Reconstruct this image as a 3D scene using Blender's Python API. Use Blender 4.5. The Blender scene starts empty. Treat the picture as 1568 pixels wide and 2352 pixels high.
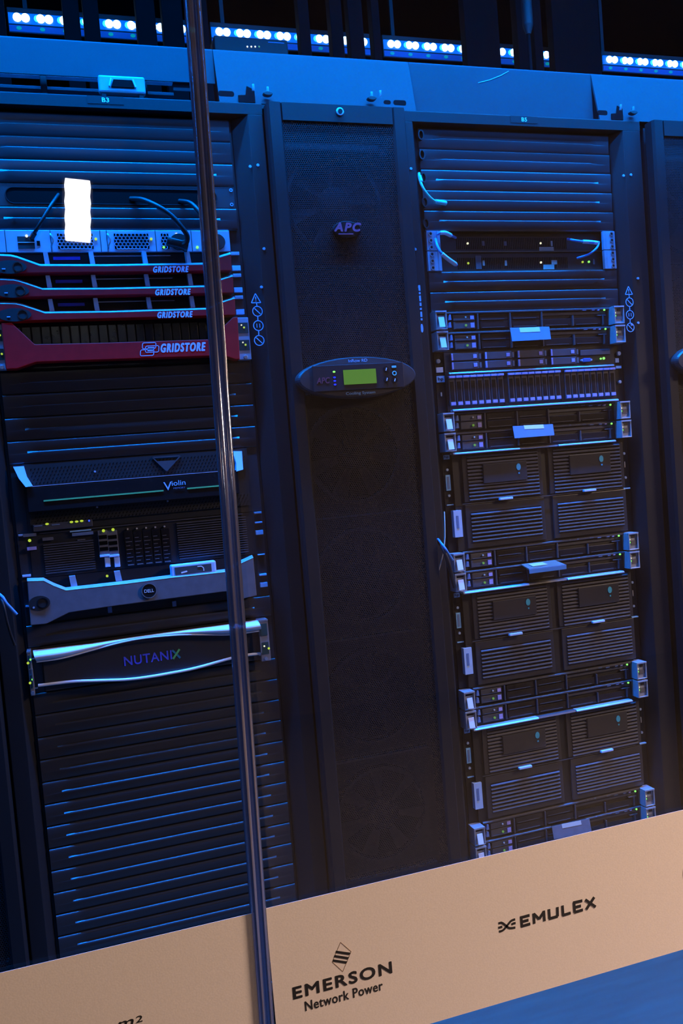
import bpy, bmesh, math, random
from mathutils import Vector, Matrix
random.seed(7)
scn = bpy.context.scene
COL = scn.collection
R = math.radians
U = 0.04445                                   # one rack unit

# ------------------------------------------------------------------ camera
CAM = Vector((-0.59561, -1.78874, 1.32875))
YAW, PIT, ROLL, FPX = 0.304241, -0.055333, -0.081746, 2000.24
def _axes():
    f = Vector((math.sin(YAW)*math.cos(PIT), math.cos(YAW)*math.cos(PIT), math.sin(PIT)))
    r = f.cross(Vector((0, 0, 1))).normalized(); u = r.cross(f)
    c, s = math.cos(ROLL), math.sin(ROLL)
    return c*r + s*u, -s*r + c*u, f
AR, AU, AF = _axes()
cam = bpy.data.objects.new('camera', bpy.data.cameras.new('camera')); COL.objects.link(cam)
cam.matrix_world = Matrix(((AR.x, AU.x, -AF.x, CAM.x), (AR.y, AU.y, -AF.y, CAM.y), (AR.z, AU.z, -AF.z, CAM.z), (0, 0, 0, 1)))
cam.data.sensor_fit = 'HORIZONTAL'; cam.data.sensor_width = 24.0
cam.data.lens = 24.0*FPX/1568.0; cam.data.clip_start = 0.02; cam.data.clip_end = 60
scn.camera = cam
def at(px, py, Y):                            # measured photo point -> world point on the plane y = Y
    d = AF + AR*((px-784)/FPX) - AU*((py-1176)/FPX)
    return CAM + d*((Y-CAM.y)/d.y)

# ------------------------------------------------------------------ view, world, lights
vs = scn.view_settings
vs.view_transform = 'Standard'; vs.look = 'None'; vs.exposure = 0.0; vs.gamma = 1.0; vs.use_curve_mapping = False
w = bpy.data.worlds.new('world'); scn.world = w; w.use_nodes = True
w.node_tree.nodes['Background'].inputs[0].default_value = (0.3, 0.45, 1, 1)
w.node_tree.nodes['Background'].inputs[1].default_value = 0.002
BLUE = (0.0, 0.20, 1.0)
def area(name, loc, target, sx, sy, power, color, spread=180):
    l = bpy.data.lights.new(name, 'AREA'); l.shape = 'RECTANGLE'; l.size = sx; l.size_y = sy
    l.energy = power; l.color = color; l.spread = R(spread)
    o = bpy.data.objects.new(name, l); COL.objects.link(o); o.location = loc
    o.rotation_euler = (Vector(target)-Vector(loc)).to_track_quat('-Z', 'Y').to_euler()
    return o
# blue LED lines of the aisle: one on the ceiling right above the rack fronts, one above the glass behind an added cut-off shelf
area('blue_down_light', (0.15, -0.24, 2.84), (0.15, -0.239, 0), 3.4, 0.06, 215, BLUE, 100)
area('blue_cove_light', (0.15, -0.66, 2.60), (0.15, 0.2, 2.0), 3.4, 0.05, 95, BLUE)
# warm ceiling lamps of the visitors' room in front of the glass; the wall one is an added fill
WARM = (1.0, 0.69, 0.50)
area('warm_lamp_right', (3.0, -1.65, 2.84), (0.45, -0.8, 0.7), 0.5, 0.5, 95, WARM, 100)
area('warm_lamp_left', (-2.9, -3.2, 2.84), (-0.6, -0.8, 1.0), 0.6, 0.6, 3, WARM)
area('warm_fill_wall', (2.4, -1.1, 3.9), (2.0, -3.6, 0.0), 0.5, 0.5, 20, WARM, 90)  # added fill that brightens the brown wall for the right pane's reflection

# ------------------------------------------------------------------ materials
MATS = {}
def M(name, base, rough=0.45, metal=0.0, spec=0.5, noise=0.12, scale=60.0, bump=0.0):
    if name in MATS: return MATS[name]
    m = bpy.data.materials.new(name); m.use_nodes = True; nt = m.node_tree
    b = nt.nodes['Principled BSDF']
    b.inputs['Roughness'].default_value = rough; b.inputs['Metallic'].default_value = metal
    b.inputs['Specular IOR Level'].default_value = spec
    tc = nt.nodes.new('ShaderNodeTexCoord'); n = nt.nodes.new('ShaderNodeTexNoise'); n.inputs['Scale'].default_value = scale
    n.inputs['Detail'].default_value = 3
    nt.links.new(tc.outputs['Object'], n.inputs['Vector'])
    r = nt.nodes.new('ShaderNodeValToRGB')
    lo = [c*(1-noise) for c in base]; hi = [min(1, c*(1+noise)) for c in base]
    r.color_ramp.elements[0].color = (*lo, 1); r.color_ramp.elements[1].color = (*hi, 1)
    r.color_ramp.elements[0].position = .3; r.color_ramp.elements[1].position = .7
    nt.links.new(n.outputs['Fac'], r.inputs['Fac']); nt.links.new(r.outputs['Color'], b.inputs['Base Color'])
    if bump:
        bp = nt.nodes.new('ShaderNodeBump'); bp.inputs['Strength'].default_value = bump; bp.inputs['Distance'].default_value = .001
        nt.links.new(n.outputs['Fac'], bp.inputs['Height']); nt.links.new(bp.outputs['Normal'], b.inputs['Normal'])
    MATS[name] = m; return m
def EM(name, color, strength):
    if name in MATS: return MATS[name]
    m = bpy.data.materials.new(name); m.use_nodes = True; b = m.node_tree.nodes['Principled BSDF']
    b.inputs['Base Color'].default_value = (*[c*.3 for c in color], 1)
    b.inputs['Emission Color'].default_value = (*color, 1); b.inputs['Emission Strength'].default_value = strength
    MATS[name] = m; return m
K_PANEL = M('black_powder_coat', (.036, .036, .040), .30, spec=.5, bump=.05, scale=900)
K_FRAME = M('rack_frame_black', (.012, .012, .013), .5, spec=.25, bump=.05, scale=900)
K_DARK = M('matt_black', (.010, .010, .011), .6)
K_GLOSS = M('gloss_black_plastic', (.012, .012, .014), .25)
K_RUB = M('black_rubber', (.012, .012, .013), .45)
K_HOLE = M('deep_black', (.003, .003, .003), .9, spec=.1)
G_BEZ = M('grey_bezel_plastic', (.13, .13, .15), .45)
G_SLAT = M('grey_slat_plastic', (.085, .085, .10), .65, spec=.25)
G_MID = M('mid_grey_plastic', (.06, .06, .068), .5)
SILV = M('silver_metal', (.62, .64, .68), .32, metal=.85)
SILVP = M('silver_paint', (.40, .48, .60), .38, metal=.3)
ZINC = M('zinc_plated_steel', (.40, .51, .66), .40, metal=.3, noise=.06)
WHT = M('white_label', (.82, .82, .84), .6, noise=.03)
OFFW = M('beige_label', (.55, .5, .42), .6, noise=.03)
LBLUE = M('pale_blue_label', (.45, .62, .85), .6, noise=.03)
TROUGH = M('trough_blue_grey_paint', (.050, .056, .066), .6, spec=.08, noise=.03, scale=8)
RED = M('red_bezel_plastic', (.66, .010, .012), .5, spec=.2)
REDB = M('badge_red', (1, .10, .17), .5, spec=.2)
LILAC = M('printed_pale_lilac', (.72, .62, .85), .5, noise=.02)
BTXT = M('printed_pale_blue', (.30, .62, .95), .5, noise=.02)
TXTD = M('printed_dim_blue', (.14, .22, .40), .5, noise=.02)
GREENP = M('printed_green', (.12, .55, .18), .5, noise=.02)
NBLUE = M('printed_deep_blue', (.08, .11, 1.0), .5, noise=.02)
PURP = M('maroon_latch_blue_lit', (.44, .36, .66), .45)  # maroon latch plastic, with the blue light put into its colour
CARR = M('drive_carrier_grey', (.055, .055, .07), .5)
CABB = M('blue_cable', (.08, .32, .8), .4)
CABC = M('aqua_cable', (.18, .75, .72), .4)
BLK_INK = M('black_vinyl_lettering', (.008, .008, .010), .55, noise=.02)
TAGB = M('blue_tag_card', (.06, .22, .42), .6, noise=.04)
L_GRN = EM('led_green', (.25, 1, .12), 2.2)
L_YEL = EM('led_yellow_green', (.65, .85, .06), 1.1)
L_WHT = EM('led_warm_white', (1, .95, .6), 1.5)
L_BLU = EM('led_blue', (.05, .12, 1), 1.6)
L_DIM = EM('led_dim_green', (.35, .8, .1), .35)
LCD = EM('lcd_green', (.20, .46, .015), .5)
VGA = EM('blue_port_glow', (.0, .12, .8), .45)  # blue port plastic given a glow of its own, no lamp

# ------------------------------------------------------------------ mesh helpers
class MB:
    def __init__(s): s.bm = bmesh.new()
    def box(s, x0, x1, y0, y1, z0, z1):
        v = [s.bm.verts.new(c) for c in ((x0,y0,z0),(x1,y0,z0),(x1,y1,z0),(x0,y1,z0),(x0,y0,z1),(x1,y0,z1),(x1,y1,z1),(x0,y1,z1))]
        for f in ((0,1,5,4),(1,2,6,5),(2,3,7,6),(3,0,4,7),(4,5,6,7),(3,2,1,0)): s.bm.faces.new([v[i] for i in f])
        return s
    def prism(s, poly, y0, y1):               # polygon of (x, z), front y0, back y1
        a = [s.bm.verts.new((x, y0, z)) for x, z in poly]; b = [s.bm.verts.new((x, y1, z)) for x, z in poly]
        s.bm.faces.new(a); s.bm.faces.new(b[::-1]); n = len(poly)
        for i in range(n): s.bm.faces.new([a[i], b[i], b[(i+1) % n], a[(i+1) % n]])
        return s
    def prof(s, poly, x0, x1):                # polygon of (y, z) swept along x
        return s.loft([[(x, y, z) for y, z in poly] for x in (x0, x1)])
    def loft(s, rings, cap=True):
        vs_ = [[s.bm.verts.new(p) for p in r] for r in rings]; n = len(rings[0])
        for a, b in zip(vs_, vs_[1:]):
            for i in range(n): s.bm.faces.new([a[i], a[(i+1) % n], b[(i+1) % n], b[i]])
        if cap: s.bm.faces.new(vs_[0][::-1]); s.bm.faces.new(vs_[-1])
        return s
    def sheet(s, rows):
        vs_ = [[s.bm.verts.new(p) for p in r] for r in rows]
        for a, b in zip(vs_, vs_[1:]):
            for i in range(len(a)-1): s.bm.faces.new([a[i], a[i+1], b[i+1], b[i]])
        return s
    def disc(s, x, z, r, y0, y1, n=20, rz=None):
        rz = rz or r
        return s.prism([(x+r*math.cos(2*math.pi*i/n), z+rz*math.sin(2*math.pi*i/n)) for i in range(n)], y0, y1)
    def ring(s, x, z, ro, ri, y0, y1, n=28, roz=None, riz=None):
        roz = roz or ro; riz = riz or ri
        c = [(math.cos(2*math.pi*i/n), math.sin(2*math.pi*i/n)) for i in range(n)]
        rr = [[s.bm.verts.new((x+a*q[0], y, z+b*q[1])) for q in c] for a, b, y in ((ro, roz, y0), (ro, roz, y1), (ri, riz, y1), (ri, riz, y0))]
        for k in range(4):
            a, b = rr[k], rr[(k+1) % 4]
            for i in range(n): s.bm.faces.new([a[i], a[(i+1) % n], b[(i+1) % n], b[i]])
        return s
    def tube(s, pts, r, n=10):
        P = [Vector(p) for p in pts]; rings = []
        t0 = (P[1]-P[0]).normalized(); up = t0.orthogonal().normalized()
        for i, p in enumerate(P):
            t = (P[min(i+1, len(P)-1)]-P[max(i-1, 0)]).normalized()
            up = (up - t*up.dot(t)).normalized(); sd = t.cross(up)
            rr = r[i] if isinstance(r, (list, tuple)) else r
            rings.append([p+(up*math.cos(2*math.pi*k/n)+sd*math.sin(2*math.pi*k/n))*rr for k in range(n)])
        return s.loft(rings)
    def bar(s, p, q, wd, y0, y1):             # flat stroke from (x,z) p to q
        d = Vector((q[0]-p[0], q[1]-p[1])).normalized()*wd/2; nx, nz = -d.y, d.x
        return s.prism([(p[0]+nx, p[1]+nz), (q[0]+nx, q[1]+nz), (q[0]-nx, q[1]-nz), (p[0]-nx, p[1]-nz)], y0, y1)
    def build(s, name, mat, parent=None, bevel=0.0, seg=2, smooth=False, label=None):
        bmesh.ops.recalc_face_normals(s.bm, faces=s.bm.faces)
        me = bpy.data.meshes.new(name); s.bm.to_mesh(me); s.bm.free()
        me.materials.append(mat)
        if smooth:
            for p in me.polygons: p.use_smooth = True
            me.set_sharp_from_angle(angle=R(38))
        o = bpy.data.objects.new(name, me); COL.objects.link(o)
        if parent: o.parent = parent
        if bevel:
            b = o.modifiers.new('bevel', 'BEVEL'); b.width = bevel; b.segments = seg; b.limit_method = 'ANGLE'; b.angle_limit = R(40)
        if label: o['label'] = label
        return o
def smooth_pts(P, k=6):                       # Catmull-Rom
    P = [Vector(p) for p in P]; Q = [P[0]]+P+[P[-1]]; out = []
    for i in range(1, len(Q)-2):
        a, b, c, d = Q[i-1:i+3]
        for j in range(k):
            t = j/k
            out.append(.5*((2*b)+(c-a)*t+(2*a-5*b+4*c-d)*t*t+(3*b-a-3*c+d)*t**3))
    return out+[P[-1]]
def tag(o, label, cat, group=None):
    o['label'] = label; o['category'] = cat
    if group: o['group'] = group
    return o
def thing(name, label, cat, loc=(0, 0, 0), group=None):
    o = bpy.data.objects.new(name, None); COL.objects.link(o); o.location = loc; o.empty_display_size = .05
    return tag(o, label, cat, group)
def struct(o):
    o['kind'] = 'structure'; return o
def dup(root, loc, label):
    r = root.copy(); COL.objects.link(r); r.location = loc; r['label'] = label
    for ch in list(root.children):
        c = ch.copy(); COL.objects.link(c); c.parent = r
        for g in list(ch.children):
            d = g.copy(); COL.objects.link(d); d.parent = c
    return r
def text(s, x0, x1, z0, z1, y, mat, parent, name='lettering', bold=0.0, shear=0.0, tilt=None, depth=.0004):
    cu = bpy.data.curves.new(name, 'FONT'); cu.body = s; cu.shear = shear; cu.space_character = 1+bold*4; cu.resolution_u = 4
    t = bpy.data.objects.new('tmp', cu); COL.objects.link(t)
    bpy.context.view_layer.update()
    me = bpy.data.meshes.new_from_object(t.evaluated_get(bpy.context.evaluated_depsgraph_get()))
    bpy.data.objects.remove(t); bpy.data.curves.remove(cu)
    xs = [v.co.x for v in me.vertices]; zs = [v.co.y for v in me.vertices]
    ax, bx, az, bz = min(xs), max(xs), min(zs), max(zs)
    for v in me.vertices:
        v.co = Vector((x0+(v.co.x-ax)/(bx-ax)*(x1-x0), y, z0+(v.co.y-az)/(bz-az)*(z1-z0)))
    bm = bmesh.new(); bm.from_mesh(me)
    if bold:                                  # heavier strokes: the outline repeated in a small circle
        src = bm.faces[:]
        for i in range(8):
            d = bmesh.ops.duplicate(bm, geom=src)
            v_ = [q for q in d['geom'] if isinstance(q, bmesh.types.BMVert)]
            bmesh.ops.translate(bm, vec=(bold*(z1-z0)*math.cos(i*math.pi/4), -.000006*(i+1), bold*(z1-z0)*math.sin(i*math.pi/4)), verts=v_)
    g = bmesh.ops.extrude_face_region(bm, geom=bm.faces[:])
    bmesh.ops.translate(bm, vec=(0, depth, 0), verts=[q for q in g['geom'] if isinstance(q, bmesh.types.BMVert)])
    bmesh.ops.recalc_face_normals(bm, faces=bm.faces); bm.to_mesh(me); bm.free()
    me.name = name; me.materials.clear(); me.materials.append(mat)
    o = bpy.data.objects.new(name, me); COL.objects.link(o); o.parent = parent
    return o
class Loc:                                    # photo pixels -> local (x, z) of a thing on plane Y
    def __init__(s, root): s.o = Vector(root.location); s.r = root
    def __call__(s, px, py, Y=-.012):
        p = at(px, py, Y)-s.o; return (p.x, p.z)
    def poly(s, pts, Y): return [s(a, b, Y) for a, b in pts]
    def led(s, px, py, mat, r=.0022, Y=-.013, rz=None, name='status_light'):
        x, z = s(px, py, Y); y = Y-s.o.y
        return MB().disc(x, z, r, y-.0012, y+.001, 12, rz).build(name, mat, s.r)
def zl(sc, ox, oy): return lambda X, Y: (ox+X/sc, oy+Y/sc)
def zt(k): return 2.0-k*U
XB3, XB5 = -0.45, 0.45
ORD = ['top', 'second', 'third', 'fourth', 'fifth', 'sixth', 'seventh', 'eighth', 'ninth', 'tenth', 'eleventh', 'twelfth', 'thirteenth', 'fourteenth', 'fifteenth', 'sixteenth']

# ------------------------------------------------------------------ the setting
FLOOR, CEIL, GY = 0.09, 2.90, -0.80           # floor, ceiling, plane of the glass
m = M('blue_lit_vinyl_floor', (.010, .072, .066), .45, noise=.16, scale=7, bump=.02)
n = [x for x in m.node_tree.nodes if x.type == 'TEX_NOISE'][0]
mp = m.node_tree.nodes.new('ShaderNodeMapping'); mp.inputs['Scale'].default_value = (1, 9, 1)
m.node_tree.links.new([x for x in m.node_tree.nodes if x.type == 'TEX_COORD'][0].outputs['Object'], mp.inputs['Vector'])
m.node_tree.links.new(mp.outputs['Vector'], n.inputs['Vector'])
struct(MB().box(-4.2, 5.2, GY-.05, 2.0, FLOOR-.1, FLOOR).build('floor', m))
def floor_piece(poly, name, mat): return struct(MB().loft([[(x, y, z) for x, y in poly] for z in (FLOOR-.1, FLOOR)]).build(name, mat))
floor_piece([(-4.2, GY-.051), (-.403, GY-.051), (.21, -4.1), (.21, -4.2), (-4.2, -4.2)], 'floor_lobby_dark', M('dark_lobby_floor', (.006, .006, .006), .8, spec=.05))  # unseen; dark part and slanted edge made to keep left-pane reflections black
floor_piece([(-.402, GY-.051), (5.2, GY-.051), (5.2, -4.2), (.211, -4.2), (.211, -4.1)], 'floor_lobby', M('brown_lobby_floor', (.30, .25, .19), .8, spec=.1))  # unseen; made brown for the haze reflected in the right pane
struct(MB().box(-4.2, 5.2, GY-.03, 2.0, CEIL, CEIL+.1).build('ceiling', M('black_ceiling_paint', (.006, .006, .006), .8, spec=.05)))
LOB = 4.3
struct(MB().box(-4.2, 5.2, -4.2, GY-.031, LOB, LOB+.1).build('ceiling_lobby', MATS['black_ceiling_paint']))
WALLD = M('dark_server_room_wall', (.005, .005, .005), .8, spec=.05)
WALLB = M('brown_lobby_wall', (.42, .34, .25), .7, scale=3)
struct(MB().box(-4.2, 5.2, 2.0, 2.1, FLOOR, CEIL).build('wall_back', WALLD))
struct(MB().box(-4.3, -4.2, -4.2, 2.0, FLOOR, LOB).build('wall_left', WALLD))
struct(MB().box(5.2, 5.3, -4.2, 2.0, FLOOR, LOB).build('wall_right', WALLD))
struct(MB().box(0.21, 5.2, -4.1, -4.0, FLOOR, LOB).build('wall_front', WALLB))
struct(MB().box(-4.2, 0.21, -4.2, -4.1, FLOOR, LOB).build('wall_front_dark', WALLD))  # unseen; dark half added so the left pane reflects black
# header above the glass and an unseen shelf added to cut off the blue light below
hd = struct(MB().box(-4.2, 5.2, GY-.03, GY+.05, 2.16, LOB).build('wall_header', M('header_white_paint', (.6, .62, .66), .6)))
MB().box(-4.2, 5.2, GY+.205, GY+.36, 2.345, 2.36).build('cutoff_shelf', MATS['header_white_paint'], hd)

gm = bpy.data.materials.new('clear_glass'); gm.use_nodes = True; nt = gm.node_tree; nt.nodes.clear()
out = nt.nodes.new('ShaderNodeOutputMaterial'); mix = nt.nodes.new('ShaderNodeMixShader')
tr = nt.nodes.new('ShaderNodeBsdfTransparent'); gl = nt.nodes.new('ShaderNodeBsdfGlossy'); gl.inputs['Roughness'].default_value = 0.0
tr.inputs['Color'].default_value = (.80, .81, .815, 1)
ge = nt.nodes.new('ShaderNodeNewGeometry'); dt = nt.nodes.new('ShaderNodeVectorMath'); dt.operation = 'DOT_PRODUCT'
nt.links.new(ge.outputs['Incoming'], dt.inputs[0]); nt.links.new(ge.outputs['Normal'], dt.inputs[1])
def mth(op, a, b=None):
    k = nt.nodes.new('ShaderNodeMath'); k.operation = op
    for i, v in enumerate((a, b)):
        if v is None: continue
        if isinstance(v, (int, float)): k.inputs[i].default_value = v
        else: nt.links.new(v, k.inputs[i])
    return k.outputs[0]
c1 = mth('SUBTRACT', 1.0, mth('ABSOLUTE', dt.outputs['Value']))
fr = mth('ADD', mth('MULTIPLY', mth('POWER', c1, 5.0), .96), .04)
nt.links.new(fr, mix.inputs[0]); nt.links.new(tr.outputs[0], mix.inputs[1]); nt.links.new(gl.outputs[0], mix.inputs[2])
nt.links.new(mix.outputs[0], out.inputs['Surface'])
JXZ = lambda z: -.4268+(z-.80)*.0169            # the joint between the panes, a touch out of plumb
FILM = M('beige_frosted_film', (.80, .73, .69), .55, noise=.04, scale=500, bump=.06)
def pane(x_far, s, name):
    return struct(MB().prism([(x_far, FLOOR), (JXZ(FLOOR)+s, FLOOR), (JXZ(2.16)+s, 2.16), (x_far, 2.16)], GY, GY+.005).build(name, gm))
wl = pane(-3.2, -.0015, 'window_1')
wr = pane(4.2, .0015, 'window_2')
FZ0, FZ1 = .6208, .8160
MB().box(-3.2, -.4324, GY-.0005, GY-.0001, FZ0-.002, FZ1-.0018).build('frosted_film', FILM, wl)
MB().box(-.4182, 4.2, GY-.0005, GY-.0001, FZ0, FZ1).build('frosted_film', FILM, wr)
# joint profile: two polished beads with a dark groove between them
JM = bpy.data.materials.new('smoky_clear_plastic'); JM.use_nodes = True; nj = JM.node_tree; nj.nodes.clear()
def nd(kind, **kw):
    k = nj.nodes.new(kind)
    for a_, v_ in kw.items(): k.inputs[a_].default_value = v_
    return k
jo = nd('ShaderNodeOutputMaterial'); j1 = nd('ShaderNodeMixShader', Fac=.32); j2 = nd('ShaderNodeMixShader', Fac=.32)
jt_ = nd('ShaderNodeBsdfTransparent', Color=(.26, .26, .29, 1)); jl = nd('ShaderNodeBsdfTranslucent', Color=(.35, .36, .40, 1)); jg = nd('ShaderNodeBsdfGlossy', Color=(.6, .6, .64, 1), Roughness=.13)
jd = nd('ShaderNodeBsdfDiffuse', Color=(.24, .24, .28, 1)); j3 = nd('ShaderNodeMixShader', Fac=.35)
nj.links.new(jl.outputs[0], j3.inputs[1]); nj.links.new(jd.outputs[0], j3.inputs[2])
nj.links.new(jt_.outputs[0], j1.inputs[1]); nj.links.new(j3.outputs[0], j1.inputs[2])
nj.links.new(j1.outputs[0], j2.inputs[1]); nj.links.new(jg.outputs[0], j2.inputs[2]); nj.links.new(j2.outputs[0], jo.inputs['Surface'])
x0, x1 = -.0088, .0088
P = [(x0, GY+.010), (x0, GY-.001)]
for i in range(9): a = math.pi*(1-i/8); P.append((x0+.0047+.0042*math.cos(a), GY-.0012-.0026*math.sin(a)))
P += [(x0+.0095, GY-.0006), (x0+.0104, GY-.0006)]
for i in range(9): a = math.pi*(1-i/8); P.append((x0+.0138+.0032*math.cos(a), GY-.0012-.0024*math.sin(a)))
P += [(x1, GY-.001), (x1, GY+.010)]
jt = MB().loft([[(JXZ(z)+x, y, z) for x, y in P] for z in (FLOOR, 2.16)]).build('trim_1', JM); struct(jt)
for p_ in jt.data.polygons: p_.use_smooth = True
# printed lettering on the films
def glb(px, py): p = at(px, py, GY-.0016); return p.x, p.z
def gtext(s, pl, pr, zz0, zz1, bold, root, shear=0.0):
    return text(s, glb(*pl)[0], glb(*pr)[0], zz0, zz1, GY-.0007, BLK_INK, root, 'lettering', bold, shear, depth=.0003)
def e3(q): return glb(*q)
z_b, z_t = e3((676, 2296))[1], e3((676, 2269))[1]
gtext('EMERSON', (674, 2283), (900, 2228), z_b, z_t, .045, wr)
z_b, z_t = e3((704, 2321))[1], e3((704, 2301))[1]
gtext('Network Power', (701, 2310), (879, 2264), z_b-.001, z_t, .02, wr)
# rhombus emblem with three slanted bars
k_ = MB(); q = lambda X, Y: glb(600+X/4.26, 2100+Y/4.26)
for a, b, c, d in (((735,360),(877,380),(860,403),(727,383)), ((720,402),(862,424),(847,446),(712,424)), ((705,445),(845,466),(830,488),(697,467))):
    k_.prism([q(*a), q(*b), q(*c), q(*d)], GY-.0007, GY-.0004)
k_.build('emblem', BLK_INK, wr)
k_ = MB(); rh = [(778,278),(882,368),(800,565),(697,470)]
for a, b in zip(rh, rh[1:]+rh[:1]): k_.bar(q(*a), q(*b), .0004, GY-.0007, GY-.0004)
k_.build('emblem_outline', M('thin_brown_line', (.28, .17, .08), .6), wr)
# EMULEX with squared letters and the crossing-waves mark
k_ = MB(); q = lambda X, Y: glb(1100+X/4.9, 2020+Y/4.9)
SW = .0037
for i_, st in enumerate((((478,430),(486,540)), ((465,436),(572,407)), ((490,480),(560,460)), ((478,533),(580,503)),
           ((618,385),(625,502)), ((618,390),(680,450)), ((680,450),(735,362)), ((732,355),(740,474)),
           ((790,338),(797,445)), ((790,447),(890,418)), ((885,315),(888,420)),
           ((942,297),(950,412)), ((944,408),(1035,380)),
           ((1072,262),(1080,376)), ((1064,266),(1165,242)), ((1082,318),(1150,300)), ((1076,374),(1172,345)),
           ((1200,232),(1315,312)), ((1300,203),(1210,342)))):
    k_.bar(q(*st[0]), q(*st[1]), SW, GY-.0007-i_*.00001, GY-.0004)
k_.build('lettering', BLK_INK, wr)
k_ = MB()
for cv in (((222,500),(258,492),(300,520),(345,552),(412,545)), ((228,592),(275,575),(330,510),(365,470),(410,452)), ((220,550),(245,542),(265,535)), ((368,512),(390,500),(415,494))):
    pp = smooth_pts([Vector((*q(*c), 0)) for c in cv], 5)
    for a, b in zip(pp, pp[1:]): k_.bar((a.x, a.y), (b.x, b.y), .0029, GY-.0007, GY-.0004)
k_.build('wave_mark', BLK_INK, wr)
text('m', glb(268, 2352)[0], glb(307, 2345)[0], glb(290, 2361)[1], glb(290, 2345)[1], GY-.0007, BLK_INK, wl, 'lettering', .02, .25)
text('2', glb(312, 2345)[0], glb(327, 2341)[0], glb(320, 2349)[1], glb(320, 2334)[1], GY-.0007, BLK_INK, wl, 'superscript', .01, .1)
cx_, cz_ = glb(1592, 2006)
MB().ring(cx_, cz_, .0165, .011, GY-.0007, GY-.0004, 40, roz=.024, riz=.018).build('round_mark', BLK_INK, wr)
# lamp on the visitors' side whose mirror image shows in the left pane: a box of four stacked white cells
a_, b_ = at(149, 553, 2.36), at(208, 409, 2.36)
t = thing('wall_lamp', 'white lamp of four stacked cells mirrored in the left glass pane', 'lamp', ((a_.x+b_.x)/2, -4.0, (a_.z+b_.z)/2))
t.rotation_euler.y = R(5)
hw, hh = (b_.x-a_.x)*.42, (b_.z-a_.z)/2
MB().box(-hw-.01, hw+.01, -.1, .018, -hh-.01, hh+.01).build('housing', K_DARK, t)
CELL = EM('lamp_cell_white', (1, .98, .96), 34)
for i in range(4):
    zc = -hh+(i+.5)*hh/2
    MB().prism([(-hw+.004, zc-hh*.235), (hw-.004, zc-hh*.235), (hw+.000, zc), (hw-.004, zc+hh*.235), (-hw+.004, zc+hh*.235), (-hw, zc)], .019, .03).build('lamp_cell', CELL, t)

# ------------------------------------------------------------------ racks
FY, DY = -0.03, -0.06                          # front of the rack frames, front of the cooler doors
RT0, RT1 = 2.0480, 2.0715
def rack(cx, xl, xr, il, ir, number, label, npx):
    t = thing('server_rack', label, 'server rack', (cx, 0, FLOOR), 'black equipment racks in the row')
    L = lambda x: x-cx
    H = RT0-FLOOR
    for side, xo, xi in ((-1, xl, il), (1, xr, ir)):
        xm = cx+side*.2475
        P = [(L(xo), FY), (L(xi), FY), (L(xm), -.001), (L(xm), .03), (L(xo), .03)]
        MB().loft([[(x, y, z) for x, y in P] for z in (0, H)]).build('front_post', K_FRAME, t, .0015)
        MB().box(L(xo), L(xo)+.003*(-side), .031, 1.0, 0, H).build('side_panel', K_FRAME, t)
        a, b = sorted((side*.2225, side*.2470))
        MB().box(a, b, .0008, .03, .05, H-.004).build('mounting_rail', K_FRAME, t)
    MB().prof([(FY, H), (FY, RT1-FLOOR-.003), (FY+.003, RT1-FLOOR), (.0, RT1-FLOOR), (.0, H)], L(xl), L(xr)).build('top_bar', K_FRAME, t)
    MB().box(L(xl), L(xr), .001, 1.0, RT0+.003-FLOOR, RT1-FLOOR).build('roof', K_FRAME, t)
    MB().box(L(il)+.002, L(ir)-.002, FY+.002, -.001, 0, .05).build('bottom_bar', K_FRAME, t)
    q = Loc(t)
    x, z = q(*npx, FY)
    MB().box(x-.034, x+.034, FY-.0008, FY-.0002, z-.0075, z+.0075).build('number_plate', K_FRAME, t)
    text(number, x-.0065, x+.0065, z-.0042, z+.0042, FY-.0012, WHT, t, 'number', .02)
    return t, q
RB3, qB3 = rack(XB3, -.742, -.142, -.711, -.172, 'B3', 'black equipment rack at left, holding the red bezelled units', (242, 230))
RB5, qB5 = rack(XB5, .164, .764, .187, .717, 'B5', 'black equipment rack at right of the central perforated cooler', (1203, 275))
def screws(t, q, pts, Y=FY):
    for px, py in pts:
        x, z = q(px, py, Y)
        MB().disc(x, z, .0032, Y-.0022, Y+.001, 14).build('screw', ZINC, t, .0008)
screws(RB3, qB3, [(592, 380), (574, 383), (606, 572), (600, 660)])
screws(RB5, qB5, [(943, 388), (1448, 402), (1431, 404), (953, 573), (956, 660), (1464, 640), (1465, 742), (1450, 746)])
def warning(t, q, pts):
    # triangle, crossed circle, open circle, crossed circle, joined by short stems
    k = MB(); y0, y1 = FY-.0008, FY-.0002
    c = [q(*p_, FY) for p_ in pts]
    x, z = c[0]; r = .0098; wd = .0017
    tri = [(x, z+r*1.05), (x-r, z-r*.85), (x+r, z-r*.85)]
    for a, b in zip(tri, tri[1:]+tri[:1]): k.bar(a, b, wd, y0, y1)
    k.bar((x, z+.004), (x, z-.002), wd, y0, y1); k.disc(x, z-.0047, .001, y0, y1, 8)
    for i, (x, z) in enumerate(c[1:]):
        k.ring(x, z, .0108, .0092, y0, y1, 24)
        if i != 1: k.bar((x-.0058, z+.0058), (x+.0058, z-.0058), wd, y0, y1)
        else: k.bar((x-.003, z+.004), (x-.003, z-.004), .0012, y0, y1); k.bar((x+.003, z+.004), (x+.003, z-.004), .0012, y0, y1)
        xp, zp = c[i]
        k.bar((xp+(x-xp)*.5, zp-.0100 if i else zp-r*.85), (x, z+.0100), wd, y0, y1)
    k.build('warning_symbols', BTXT, t)
warning(RB3, qB3, [(587, 686), (591, 715), (593, 748), (595, 782)])
warning(RB5, qB5, [(1443, 668), (1445, 694), (1446, 723), (1447, 752)])
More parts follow.
